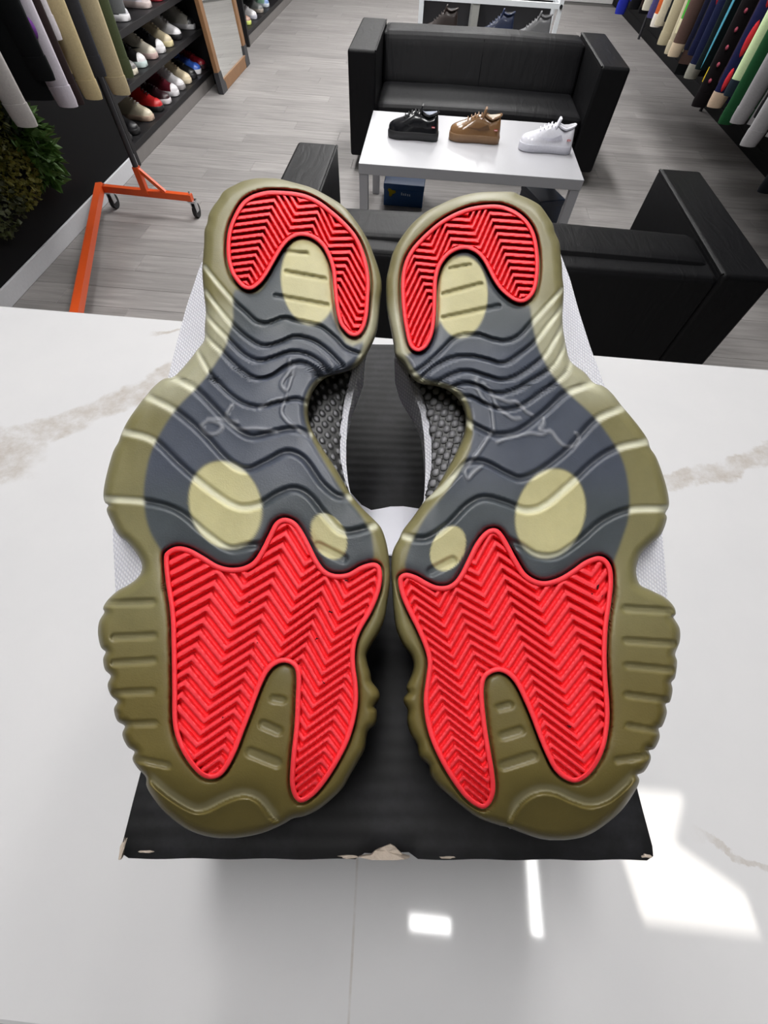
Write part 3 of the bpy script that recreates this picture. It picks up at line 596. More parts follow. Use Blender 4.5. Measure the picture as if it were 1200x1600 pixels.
        if 'fore' in nm:
            for (sx0, sy0, ra, rb, an) in D['specks']:
                bs = bmesh.new(); cpt = bs.verts.new(P(sx0, sy0, -.0016) - off); rg_ = []
                for k in range(9):
                    a_ = 2 * math.pi * k / 9; rr_ = 1 + .35 * math.sin(k * 2.3 + sx0); ex_, ey_ = ra * rr_ * math.cos(a_), rb * rr_ * math.sin(a_); ca, sa = math.cos(an), math.sin(an)
                    rg_.append(bs.verts.new(P(sx0 + ex_ * ca - ey_ * sa, sy0 + ex_ * sa + ey_ * ca, -.0006) - off))
                for k in range(9): bs.faces.new((cpt, rg_[k], rg_[(k + 1) % 9]))
                bm_obj('scuff_mark', bs, MAT_RUBBER, o)
    # --- upper
    UY = np.arange(OUT[:, 1].min() + 14, OUT[:, 1].max() - 10, 9.0)
    sl_, sr_ = np.interp(UY, ys, xl) , np.interp(UY, ys, xr)
    sl_ = np.convolve(np.pad(sl_, 2, 'edge'), np.ones(5) / 5, 'valid') + 12; sr_ = np.convolve(np.pad(sr_, 2, 'edge'), np.ones(5) / 5, 'valid') - 12
    latp = np.array(D['lat'], float); medp = np.array(D['med'], float)
    def over(arr, tab):
        k = (UY >= tab[0, 0]) & (UY <= tab[-1, 0]); arr = arr.copy(); arr[k] = np.interp(UY[k], tab[:, 0], tab[:, 1]); return arr
    if D['latside'] < 0: sl_ = over(sl_, latp); sr_ = over(sr_, medp)
    else: sr_ = over(sr_, latp); sl_ = over(sl_, medp)
    DEP = .0175; M_ = 26; vs = []; fs = []
    for yy, a_, b_ in zip(UY, sl_, sr_):
        pa, pb = P(a_, yy, DEP) - off, P(b_, yy, DEP) - off; mid = (pa + pb) / 2; hv = (pb - pa) / 2
        dep = max(.006, mid[2] - .0015)
        for k in range(M_ + 1):
            th = math.pi * k / M_; cc, ss = math.cos(th), math.sin(th)
            wv = -math.copysign(abs(cc) ** (3.4 if (cc * D['latside'] > 0 and yy < 860) else 1.3), cc)
            vs.append(mid + hv * wv + np.array([0, 0, -dep * ss ** .8]))
        for k in range(1, 8):                                   # top board under the outsole
            t = k / 8; vs.append(pb * (1 - t) + pa * t + np.array([0, 0, .0006 * math.sin(math.pi * t)]))
    W_ = M_ + 8; n_ = len(UY)
    for i in range(n_ - 1):
        for k in range(W_): fs.append((i * W_ + k, i * W_ + (k + 1) % W_, (i + 1) * W_ + (k + 1) % W_, (i + 1) * W_ + k))
    fs.append(tuple(range(W_))); fs.append(tuple((n_ - 1) * W_ + k for k in range(W_ - 1, -1, -1)))
    o = mesh_obj('upper', vs, fs, MAT_MESHFAB, root, True, 60); o['label'] = 'pale grey woven mesh upper'
    # --- carbon plate in the arch
    st = np.array(D['strip'], float); cy = np.arange(st[0, 0], st[-1, 0], 1.5); nc2 = 46
    sx_ = np.interp(cy, st[:, 0], st[:, 1]); inn = np.interp(cy, ys, xr if D['latside'] < 0 else xl) + (-26 if D['latside'] < 0 else 26)
    tt = np.linspace(0, 1, nc2)[None]; CX = inn[:, None] * (1 - tt) + sx_[:, None] * tt; CY = np.repeat(cy[:, None], nc2, 1)
    hx, hy = 10.5, 17.0
    best = np.full(CX.shape, 1e9)
    for ox, oy in ((0, 0), (hx, hy / 2)):
        qx = ((CX - ox + .25 * D['latside'] * (CY - 650) + hx) % (2 * hx)) - hx; qy = ((CY - oy + hy / 2) % hy) - hy / 2
        best = np.minimum(best, np.maximum(np.abs(qx) * 1.15 + np.abs(qy) * .45, np.abs(qy)))
    cell = 1 - sstep(3.0, 4.8, best)
    PV = P(CX, CY, .0165 - .0026 * (1 - tt ** 2) - .0008 * cell) - off
    gid = np.arange(CX.size).reshape(CX.shape); fs = np.stack([gid[:-1, :-1], gid[1:, :-1], gid[1:, 1:], gid[:-1, 1:]], -1).reshape(-1, 4)
    o = mesh_obj('shank_plate', PV.reshape(-1, 3), fs, MAT_CARBON, root, True)
    cc = np.array(s2l(6, 6, 7))[None, None] * (1 - cell[..., None]) + np.array(s2l(122, 122, 126))[None, None] * cell[..., None]
    with_tint(o, cc.reshape(-1, 3)); o['label'] = 'black arch plate with grey hexagon cells'
    sm_ = o.modifiers.new('thickness', 'SOLIDIFY'); sm_.thickness = .0012; sm_.offset = -1 if True else 1
    return root
build_shoe(LEFT, 'upturned sneaker on the box lid, its red forefoot pad only faintly speckled')
build_shoe(RIGHT, 'upturned sneaker on the box lid with a dark scuff on its red forefoot pad')
# pale paper between the toes
pq = on_axis(np.array([548, 565, 580, 595, 610, 630, 660, 668, 655, 630, 612, 600, 585, 560]), np.array([770, 790, 797, 794, 792, 792, 795, 830, 850, 866, 868, 866, 862, 850]), 2, ZLID + .0016)
pm = pq.mean(0); bmp = bmesh.new()
vt = [bmp.verts.new((q[0] - pm[0], q[1] - pm[1], .0008 * math.sin(k * 1.7))) for k, q in enumerate(pq)]
bmp.faces.new(vt); 
rr = bmesh.ops.extrude_face_region(bmp, geom=bmp.faces[:])
for v in [g for g in rr['geom'] if isinstance(g, bmesh.types.BMVert)]: v.co.z += .0006
po = bm_obj('paper_sheet', bmp, MAT_PAPER, None, smooth=False); po.location = (pm[0], pm[1], ZLID + .0012)
tag(po, 'pale scrap of paper on the box lid between the two upturned sneakers', 'paper')
# ------------------------------------------------------------------ sofas
def wrinkled(name, x0, x1, y0, y1, z0, z1, parent, amp, seed, bev=.03, shear=None):
    bm = box_bm(x0, x1, y0, y1, z0, z1, bev, 3)
    bmesh.ops.subdivide_edges(bm, edges=bm.edges[:], cuts=5, use_grid_fill=True)
    rnd = random.Random(seed); ph = [(rnd.uniform(4, 16), rnd.uniform(2, 9), rnd.uniform(0, 6)) for _ in range(6)]
    cx, cy, cz = (x0 + x1) / 2, (y0 + y1) / 2, (z0 + z1) / 2
    for v in bm.verts:
        w_ = sum(math.sin(a_ * v.co.x * 2 + b_ * (v.co.y + v.co.z) + c_) for a_, b_, c_ in ph) / 6
        v.co += Vector(((0), (v.co.y - cy) / (y1 - y0), (v.co.z - cz) / (z1 - z0))) * amp * w_
        ex = 1 - (2 * (v.co.x - cx) / (x1 - x0)) ** 2
        v.co.z += .010 * max(0, ex) * (1 if v.co.z > cz else 0)
        if shear: v.co.y += shear * (v.co.z - z0)
    return bm_obj(name, bm, MAT_SOFA, parent, sharp=50)
def sofa(cx, yfront, rz, label):
    t = tag(empty('sofa', (cx, yfront, 0), rz), label, 'sofa', 'pair of black two-seat sofas')
    W_, D_, H_, A_ = 1.867, .88, .66, .19
    for s in (-1, 1):
        x0, x1 = sorted((s * W_ / 2, s * (W_ / 2 - A_)))
        a_ = box('armrest', x0, x1, 0, D_, .10, H_, MAT_SOFA, t, bev=.018, seg=3)
        xi = s * (W_ / 2 - A_)
        bm = tube_bm([(xi - s * -.004, .012, H_ - .006), (xi - s * -.004, D_ - .012, H_ - .006)], .006, 6)
        bm_obj('piping', bm, MAT_SOFA, a_)
        for yy in (.06, D_ - .06):
            box('foot', s * (W_ / 2 - .10) - .03, s * (W_ / 2 - .10) + .03, yy - .03, yy + .03, 0, .102, MAT_BLACKMETAL, t)
    wi = W_ / 2 - A_
    box('seat_base', -wi, wi, .02, D_ - .02, .10, .27, MAT_SOFA, t, bev=.012)
    wrinkled('seat_cushion', -wi + .004, wi - .004, .005, D_ - .30, .265, .405, t, .012, 3, .04)
    wrinkled('back_cushion', -wi + .004, wi - .004, D_ - .40, D_ - .16, .38, .655, t, .014, 5, .04, shear=.34)
    box('back_panel', -wi - .002, wi + .002, D_ - .10, D_, .10, .64, MAT_SOFA, t, bev=.02, seg=3)
    box('back_rail', -wi, wi, D_ - .30, D_ - .004, .55, .645, MAT_SOFA, t, bev=.02, seg=3)
    for xx in (0.0,):
        bm = tube_bm([(xx, D_ - .395 + .34 * .02, .42), (xx, D_ - .395 + .34 * .26, .64)], .004, 6); bm_obj('seam', bm, MAT_SOFA, t)
    return t
sofa(.3635, 3.9633, 0, 'black leather two-seat sofa behind the white coffee table, its cushions facing the counter')
sofa(.3384, 2.4133, math.pi, 'black leather two-seat sofa with its back turned to the marble counter')
# ------------------------------------------------------------------ coffee table
TX, TY, TW, TD = .2684, 2.8234, 1.2639, .8345
t = tag(empty('coffee_table', (TX, TY + TD / 2, 0)), 'low white coffee table between the two black sofas', 'table')
box('tabletop', -TW / 2, TW / 2, -TD / 2, TD / 2, .40, .45, MAT_TABLE, t, bev=.002)
for sx_ in (-1, 1):
    for sy_ in (-1, 1):
        x_ = sx_ * (TW / 2 - .027); y_ = sy_ * (TD / 2 - .027)
        box('leg', x_ - .025, x_ + .025, y_ - .025, y_ + .025, 0, .402, MAT_TABLE, t, bev=.002)
# ------------------------------------------------------------------ generic sneakers
def loft(name, rings, mat, parent, closed=True, sharp=50, caps=True):
    n = len(rings[0]); vs = [v for r_ in rings for v in r_]; fs = []
    for i in range(len(rings) - 1):
        for k in range(n if closed else n - 1): fs.append((i * n + k, i * n + (k + 1) % n, (i + 1) * n + (k + 1) % n, (i + 1) * n + k))
    if caps: fs.append(tuple(range(n - 1, -1, -1))); fs.append(tuple((len(rings) - 1) * n + k for k in range(n)))
    bm = bmesh.new(); bv = [bm.verts.new(v) for v in vs]
    for f in fs:
        try: bm.faces.new([bv[i] for i in f])
        except ValueError: pass
    return bm_obj(name, bm, mat, parent, sharp=sharp)
def shoe(label, loc, rz, upper, sole, toe=None, laces=None, lining=(40, 40, 42), tongue=None, L_=.30, high=False, gloss=.38, group=None, redtag=False, cat='sneaker', boot=False, stripe=None):
    t = tag(empty('boot' if boot else 'sneaker', loc, rz), label, 'boot' if boot else cat, group)
    mu, ms = leather(upper, gloss), leather(sole, .5); ml = leather(laces or upper, .7); mt = leather(tongue or upper, .5)
    xs = [0, .03, .10, .22, .36, .5, .62, .74, .85, .93, .98, 1.0]
    ws = [.018, .030, .037, .038, .036, .039, .046, .051, .050, .041, .028, .014]
    sh = .034
    col = .165 if high else .112
    hs = [col - .006, col, col - .008, col - .018, col - .004, .112, .098, .083, .074, .066, .058, .050] if not high else [col, col + .004, col - .004, col - .012, col - .002, .135, .108, .088, .076, .067, .058, .050]
    def outline(k, grow, z):
        r_ = [Vector((x * L_ + (grow if x > .9 else (-grow if x < .02 else 0)), -w_ - grow, z)) for x, w_ in zip(xs, ws)]
        return r_ + [Vector((v.x, -v.y, z)) for v in r_[::-1]]
    so_ = loft('sole', [outline(0, -.002, 0), outline(0, .003, .004), outline(0, .004, sh - .006), outline(0, .001, sh)], ms, t)
    M_ = 12; rings = []
    for x, w_, h_ in zip(xs, ws, hs):
        r_ = []
        for k in range(M_ + 1):
            th = math.pi * k / M_; c_, s_ = math.cos(th), math.sin(th)
            narrow = (1 - .28 * s_) if x > .3 else (1 - .22 * s_)
            r_.append(Vector((x * L_ + (.012 * s_ if x < .05 else 0), -w_ * math.copysign(abs(c_) ** .6, c_) * narrow, sh - .004 + (h_ - sh) * abs(s_) ** .8)))
        rings.append(r_)
    loft('upper', rings, mu, t)
    if toe:
        tr = []
        for x, w_, h_ in list(zip(xs, ws, hs))[8:]:
            r_ = []
            for k in range(M_ + 1):
                th = math.pi * k / M_; c_, s_ = math.cos(th), math.sin(th)
                r_.append(Vector((x * L_ + .0015, -(w_ + .0015) * math.copysign(abs(c_) ** .6, c_) * (1 - .26 * s_), sh - .003 + (h_ - sh + .002) * abs(s_) ** .8)))
            tr.append(r_)
        loft('toe_cap', tr, leather(toe, gloss), t)
    # collar: padded rim and dark opening
    ring = []; cx = .20 * L_
    for k in range(16):
        an = 2 * math.pi * k / 16; px_ = cx + .165 * L_ * math.cos(an); py_ = .023 * math.sin(an)
        hz = np.interp(px_ / L_, xs, hs) + .002
        ring.append((px_, py_, hz))
    bm = tube_bm(ring + ring[:1], .0055, 6, cap=False); bm_obj('collar', bm, mu, t)
    bm = bmesh.new(); vv = [bm.verts.new((cx + (p[0] - cx) * .95, p[1] * .95, p[2] + .0012)) for p in ring]; bm.faces.new(vv); bm_obj('lining', bm, leather(lining, .8), t, smooth=False)
    # tongue and laces
    bm = box_bm(-.006, .006, -.021, .021, 0, .055, .004); 
    for v in bm.verts: v.co = Vector((v.co.x - .35 * (v.co.z - .02), v.co.y, v.co.z))
    tg = bm_obj('tongue', bm, mt, t); tg.location = (.385 * L_, 0, np.interp(.385, xs, hs) - .028)
    for k in range(5):
        x = .42 + .065 * k; hz = np.interp(x, xs, hs)
        bm = tube_bm([(x * L_, -.022, hz - .005), (x * L_, 0, hz + .0035), (x * L_, .022, hz - .005)], .0032, 5); bm_obj('lace', bm, ml, t)
    if stripe:
        for s in (-1, 1):
            bm = bmesh.new(); pts = [(.22, .060), (.42, .052), (.70, .066), (.42, .062), (.27, .080)]
            vv = [bm.verts.new((x * L_, s * (np.interp(x, xs, ws) * 1.0 + .001), z)) for x, z in pts]; bm.faces.new(vv)
            bmesh.ops.solidify(bm, geom=bm.faces[:], thickness=.003); bm_obj('side_stripe', bm, leather(stripe, gloss), t, smooth=False)
    if redtag:
        for s in (-1, 1):
            b_ = box('brand_tag', -.010, .010, -.0015, .0015, -.0035, .0035, cloth((176, 60, 62)), t, bev=.0006); b_.location = (.10 * L_, s * .0375, .060)
            b_['label'] = 'tiny red rectangle with pale lettering'
            w_ = box('lettering', -.008, .008, -.0006, .0006, -.0012, .0012, cloth((240, 225, 225)), b_, bev=0); w_.location = (0, s * .0012, 0)
    return t
G = 'display sneakers on the coffee table'
for (xc, yc, u_, s_, lab, ln) in (((-.228 + .072) / 2, 3.235, (26, 27, 30), (40, 40, 42), 'glossy black low-top sneaker on the white coffee table', (150, 155, 170)),
                              ((.141 + .446) / 2, 3.26, (128, 96, 66), (132, 102, 74), 'shiny brown low-top sneaker between the black and white ones on the table', (190, 180, 165)),
                              ((.563 + .867) / 2, 3.185, (226, 226, 234), (206, 206, 216), 'shiny white low-top sneaker on the white coffee table', (180, 180, 185))):
    shoe(lab, (xc + .15, yc, .4505), math.pi - .06, u_, s_, None, u_, ln, None, .30, False, .14, G, True, stripe=u_).scale = (1, 1.08, 1.12)
# ------------------------------------------------------------------ boxes under the table
def carton(label, x0, x1, y0, y1, h_, rgb, splat=False, rz=0):
    cx, cy = (x0 + x1) / 2, (y0 + y1) / 2
    t = tag(empty('shoe_carton', (cx, cy, 0), rz), label, 'shoe box', 'blue boxes under the coffee table')
    m_ = leather(rgb, .45)
    box('carton_body', x0 - cx, x1 - cx, y0 - cy, y1 - cy, 0, h_ - .002, m_, t, bev=.004)
    box('carton_lid', x0 - cx - .003, x1 - cx + .003, y0 - cy - .003, y1 - cy + .003, h_ - .035, h_, m_, t, bev=.004)
    if splat:
        rnd = random.Random(4); bm = bmesh.new(); vv = []
        for k in range(14):
            an = 2 * math.pi * k / 14; rr_ = .020 + .008 * math.sin(3 * an + 1) + .003 * rnd.random()
            vv.append(bm.verts.new((x0 - cx + .055 + rr_ * 1.15 * math.cos(an), y0 - cy - .0034, .085 + rr_ * math.sin(an))))
        bm.faces.new(vv); bmesh.ops.solidify(bm, geom=bm.faces[:], thickness=.0012)
        bm_obj('yellow_mark', bm, cloth((214, 190, 40)), t, smooth=False)
        for k, (dx, hh) in enumerate(((0, .016), (.014, .012), (.028, .014), (.044, .012), (.058, .012))):
            b_ = box('lettering', x0 - cx + .125 + dx, x0 - cx + .133 + dx, y0 - cy - .0045, y0 - cy - .003, .072 - dx * .05, .072 - dx * .05 + hh, cloth((180, 195, 215)), t, bev=0)
carton('blue box with a yellow mark and pale lettering under the coffee table', -.262, .022, 3.44, 3.64, .135, (22, 74, 128), True, -.02)
carton('plain dark navy box under the coffee table beside its leg', .74, .92, 3.22, 3.50, .19, (20, 38, 66), False, .35)
# ------------------------------------------------------------------ rolling garment rack by the black wall
RX, RY = -1.82, 3.05
t = tag(empty('garment_rack', (RX, RY, 0)), 'rolling garment rack with orange base and black upright by the black wall', 'clothes rack')
def bar(name, p, q, r_, mat, parent, n=4, sq=True): return bm_obj(name, tube_bm([p, q], r_, n, sq=sq), mat, parent, smooth=(n > 4))
c0 = Vector((-.335, .03, .125)); c1 = Vector((.31, -.008, .125)); c2 = Vector((.30, -1.72, .125))
bar('base_crossbar', c0, c1, .021, MAT_ORANGE, t); bar('base_rail', c0 + Vector((.0, .02, .002)), c2, .024, MAT_ORANGE, t)
c3 = Vector((.40, -1.72, .125)); bar('base_crossbar', c2 + Vector((-.6, .0, 0)), c3, .021, MAT_ORANGE, t)
bar('socket', (0, 0, .12), (0, 0, .27), .021, MAT_ORANGE, t); bar('brace', (.012, 0, .255), (.135, -.002, .14), .012, MAT_ORANGE, t)
bar('upright', (0, 0, .22), (0, 0, 1.72), .0175, MAT_BLACKMETAL, t, 12, False); bar('upright', (.0, -1.72, .12), (0, -1.72, 1.72), .0175, MAT_BLACKMETAL, t, 12, False)
bar('hanging_rail', (0, .05, 1.70), (0, -1.78, 1.70), .015, MAT_BLACKMETAL, t, 12, False)
for p in (Vector((-.30, .03, 0)), Vector((.29, -.007, 0)), Vector((.38, -1.72, 0)), Vector((-.28, -1.72, 0))):
    cs = bm_obj('caster', tube_bm([(p.x - .011 + .01, p.y + .022, .042), (p.x + .011 + .012, p.y + .022, .042)], .042, 18), MAT_RUBBER, t)
    bm = box_bm(p.x - .004, p.x + .004, p.y - .012, p.y + .03, .04, .108, .002); box_bm(p.x + .025, p.x + .030, p.y - .012, p.y + .03, .04, .108, .002, bm=bm); box_bm(p.x - .012, p.x + .035, p.y - .02, p.y + .03, .098, .108, .002, bm=bm)
    bm_obj('caster_fork', bm, MAT_CHROME, cs); bm_obj('stem_bolt', tube_bm([(p.x + .01, p.y, .10), (p.x + .01, p.y, .155)], .006, 8), MAT_CHROME, cs)
# ------------------------------------------------------------------ garments
def garment(kind, label, group, cx, y, ztop, zbody, zsl, out, col, cuff=None, half=.20, thick=.05, hem=None, sgn=1, slw=.05, mark=None, seed=0, sleeves=True, lean=0.0):
    """body hangs in the x-z plane on the rail at (cx, y); sleeves hang at cx +- out"""
    rnd = random.Random(seed); t = tag(empty(kind, (cx, y, zbody)), label, kind.replace('_', ' '), group)
    m_ = cloth(col); zt = ztop - zbody; rings = []; nseg = 7
    for i in range(nseg):
        f = i / (nseg - 1); z = zt * f; wd = half * (1.0 - .06 * f) if f < .8 else half * (1 - .05 - (f - .8) * 2.6); th = thick * (1.0 if f < .85 else .7)
        r_ = []
        for k in range(20):
            an = 2 * math.pi * k / 20; wob = 1 + .16 * math.sin(3 * an + seed + f * 2) * (1 - f * .6)
            r_.append(Vector((wd * math.copysign(abs(math.cos(an)) ** .7, math.cos(an)), th * .5 * wob * math.sin(an) + lean * f, z)))
        rings.append(r_)
    b_ = loft('body', rings, m_, t)
    if hem:
        loft('hem', [[Vector((v.x * .97, v.y * 1.02, v.z + dz)) for v in rings[0]] for dz in (-.055, .0)], cloth(hem), t)
    bar('hanger_hook', (0, 0, zt - .03), (0, 0, zt + (1.70 if cx < 0 else 1.60) - ztop), .0025, MAT_CHROME, t, 6, False)
    if sleeves:
        for s in (-1, 1):
            zs = zsl - zbody + (rnd.uniform(0, .05) if s != sgn else 0)
            pts = [(s * half * .82, 0, zt - .07), (s * (out * .80), .01, zt - .18), (s * out * .97, .004 * math.sin(seed), zt * .55 + zs * .45), (s * out, .006 * math.cos(seed), zs + .06)]
            sl = bm_obj('sleeve', tube_bm(pts, [slw * 1.1, slw * 1.12, slw, slw * .72], 12), m_, t)
            for v in sl.data.vertices: v.co.y *= .5
            bm_obj('cuff', tube_bm([(s * out, .006 * math.cos(seed), zs + .065), (s * out * 1.01, .006 * math.cos(seed), zs + .02), (s * out * 1.01, .006 * math.cos(seed), zs)], [slw * .76, slw * .72, slw * .66], 12), cloth(cuff or col), sl)
            for v in sl.children[0].data.vertices: v.co.y *= .55
    if mark:
        rgb, spots = mark
        for (fx, fz, w_, h_) in spots:
            bm = bmesh.new(); bmesh.ops.create_icosphere(bm, subdivisions=2, radius=1)
            for v in bm.verts: v.co = Vector((v.co.x * w_, v.co.y * .014, v.co.z * h_))
            o_ = bm_obj('print', bm, cloth(rgb), t); o_.location = (sgn * (out + slw * .30), -slw * .42, fz)
    return t
GL = 'garments on the orange-based rack'
for kind, lab, px, py, col, kw in (
    ('sweatshirt', 'pale grey sweatshirt hanging lowest on the rack over the greenery', 42, 196, (168, 164, 162), dict(y=1.99, body=.86)),
    ('jacket', 'black jacket with a straight hem on the rack beside the greenery', 80, 113, (10, 12, 14), dict(y=2.2, body=.80, out=.27, half=.27, zs=.86)),
    ('sweatshirt', 'white sweatshirt with a purple print on its sleeve side', 106, 166, (196, 190, 200), dict(y=2.315, body=.80, mark=((120, 70, 150), [(.12, .40, .022, .05), (.15, .28, .018, .035), (.17, .18, .016, .03)]))),
    ('sweater', 'dark brown sweater squeezed between the white and beige ones', 122, 162, (44, 34, 34), dict(y=2.4, body=.80, slw=.045)),
    ('t_shirt', 'white T-shirt with a short rounded sleeve on the rack', 88, 62, (214, 208, 214), dict(y=2.47, body=.95, out=.20)),
    ('sweatshirt', 'plain tan sweatshirt with a long ribbed sleeve', 146, 154, (186, 170, 132), dict(y=2.545, body=.80)),
    ('sweater', 'charcoal sweater hanging between two beige sweatshirts', 152, 118, (50, 50, 54), dict(y=2.63, body=.80)),
    ('sweatshirt', 'beige sweatshirt with a seamed cuff in front of the shoe shelf', 189, 147, (178, 164, 132), dict(y=2.77, body=.80, slw=.07)),
    ('jacket', 'olive green jacket on the rack beside the shoe shelf', 196, 120, (74, 82, 58), dict(y=2.87, body=.82)),
    ('jacket', 'light grey jacket with pale drawstrings next to the olive one', 182, 20, (120, 122, 124), dict(y=2.965, body=.86)),
):
    q = on_axis(px, py, 1, kw['y']); sd = int(px); oo = min(.32, max(.18, float(q[0]) - RX))
    garment(kind, lab, GL, RX, kw['y'], 1.55, kw['body'], kw.get('zs', float(q[2])), kw.get('out', oo), col, half=kw.get('half', .20), thick=.05, mark=kw.get('mark'), slw=kw.get('slw', .064), seed=sd)
# ------------------------------------------------------------------ greenery panel on the black wall
def leaves(name, n, cy, cz, ry, rz_, col, size, parent, seed, thick=.12, long=1.0):
    rg = np.random.default_rng(seed); V, F = [], []
    for i in range(n):
        a_, r_ = rg.uniform(0, 2 * math.pi), math.sqrt(rg.uniform(0, 1))
        y_, z_ = cy + ry * r_ * math.cos(a_), cz + rz_ * r_ * math.sin(a_)
        x_ = .014 + .55 * thick * (1 - r_ ** 2) * rg.uniform(.35, 1)
        d = Vector((rg.uniform(.1, 1), rg.uniform(-1, 1), rg.uniform(-1, .4))).normalized(); s = d.cross(Vector((rg.uniform(-1, 1), rg.uniform(-1, 1), rg.uniform(-1, 1)))).normalized()
        n_ = d.cross(s); l_ = size * rg.uniform(.7, 1.3) * long; w_ = size * .45 * rg.uniform(.7, 1.2); p = Vector((x_, y_, z_)); b = len(V)
        V += [p, p + d * l_ * .5 + s * w_ + n_ * w_ * .3, p + d * l_, p + d * l_ * .5 - s * w_ + n_ * w_ * .3, p + d * l_ * .5]
        F += [(b, b + 1, b + 4), (b + 1, b + 2, b + 4), (b, b + 4, b + 3), (b + 4, b + 2, b + 3)]
    V = [Vector((max(v.x, .0135), v.y, v.z)) for v in V]
    o_ = mesh_obj(name, V, F, simple(name + '_%d' % seed, s2l(*col), .6, var=.35, scale=25), parent); o_['kind'] = 'stuff'; return o_
gp = tag(empty('greenery_panel', (XP, 2.4, .23)), 'artificial green foliage panel fixed low on the black wall behind the rack', 'artificial plant')
box('backing', .001, .012, -.62, .36, .05, 1.15, MAT_BLACKWALL, gp, bev=.002)
for sd, (n, cy, cz, ry, rz_, col, size, th, lg) in enumerate((
    (620, -.30, .36, .30, .30, (44, 58, 26), .035, .14, 1), (700, .06, .45, .26, .26, (92, 96, 36), .026, .14, 1), (520, .10, .16, .20, .13, (118, 116, 44), .024, .13, 1),
    (260, .33, .22, .12, .17, (70, 104, 40), .045, .13, 2.0), (420, .30, .46, .16, .20, (40, 54, 34), .036, .10, 1), (600, -.1, .78, .5, .28, (52, 66, 30), .034, .12, 1), (380, -.15, .13, .24, .13, (58, 64, 30), .03, .12, 1), (300, -.42, .62, .2, .2, (34, 62, 24), .05, .13, 1.8))):
    leaves('foliage_cluster', n, cy, cz, ry, rz_, col, size, gp, 20 + sd, th, lg)
# ------------------------------------------------------------------ shoe shelving along the left wall
def shelf_unit(y0, y1, levels, label):
    t = tag(empty('shoe_shelf', ((XL + XP) / 2, (y0 + y1) / 2, 0)), label, 'shelf', 'dark shoe shelves along the wall')
    hx_, hy_ = (XP - XL) / 2, (y1 - y0) / 2
    box('plinth', hx_ - .03, hx_ - .004, -hy_ + .03, hy_ - .03, 0, .082, simple('grey_plinth', s2l(120, 116, 114), .5, var=.12, scale=10), t)
    for z in levels: box('shelf_board', -hx_ + .002, hx_, -hy_ + .02, hy_ - .02, z - .038, z, MAT_SHELF, t, bev=.002)
    for s in (-1, 1): box('side_panel', -hx_ + .002, hx_ + .004, s * hy_ - .022, s * hy_ + .022, 0, 2.1, MAT_SHELF, t, bev=.002)
    box('back_board', -hx_ + .001, -hx_ + .012, -hy_, hy_, .05, 2.1, MAT_SHELF, t, bev=0)
    return t
LV = [.12, .385, .625, .90, 1.20, 1.5, 1.8]
shelf_unit(3.775, 5.79, LV, 'dark shoe shelf unit between the rack and the leaning mirror')
shelf_unit(7.16, 9.9, LV, 'dark shoe shelf unit beyond the leaning mirror')
BLK, CRM, WHT = (26, 26, 28), (214, 204, 180), (226, 224, 226)
GS = 'sneakers on the dark wall shelves'
def shelf_shoe(px, py, z, lab, **kw):
    q = on_axis(px, py, 2, z + .02); y_ = float(on_axis(px, py, 0, XP - .03)[1]); y_ = max(3.865, min(y_, 5.715) if y_ < 6 else max(y_, 7.26))
    shoe(lab, (XP - .035 - .285, y_, z + .0008), random.uniform(-.05, .05), L_=.285, group=GS, **kw)
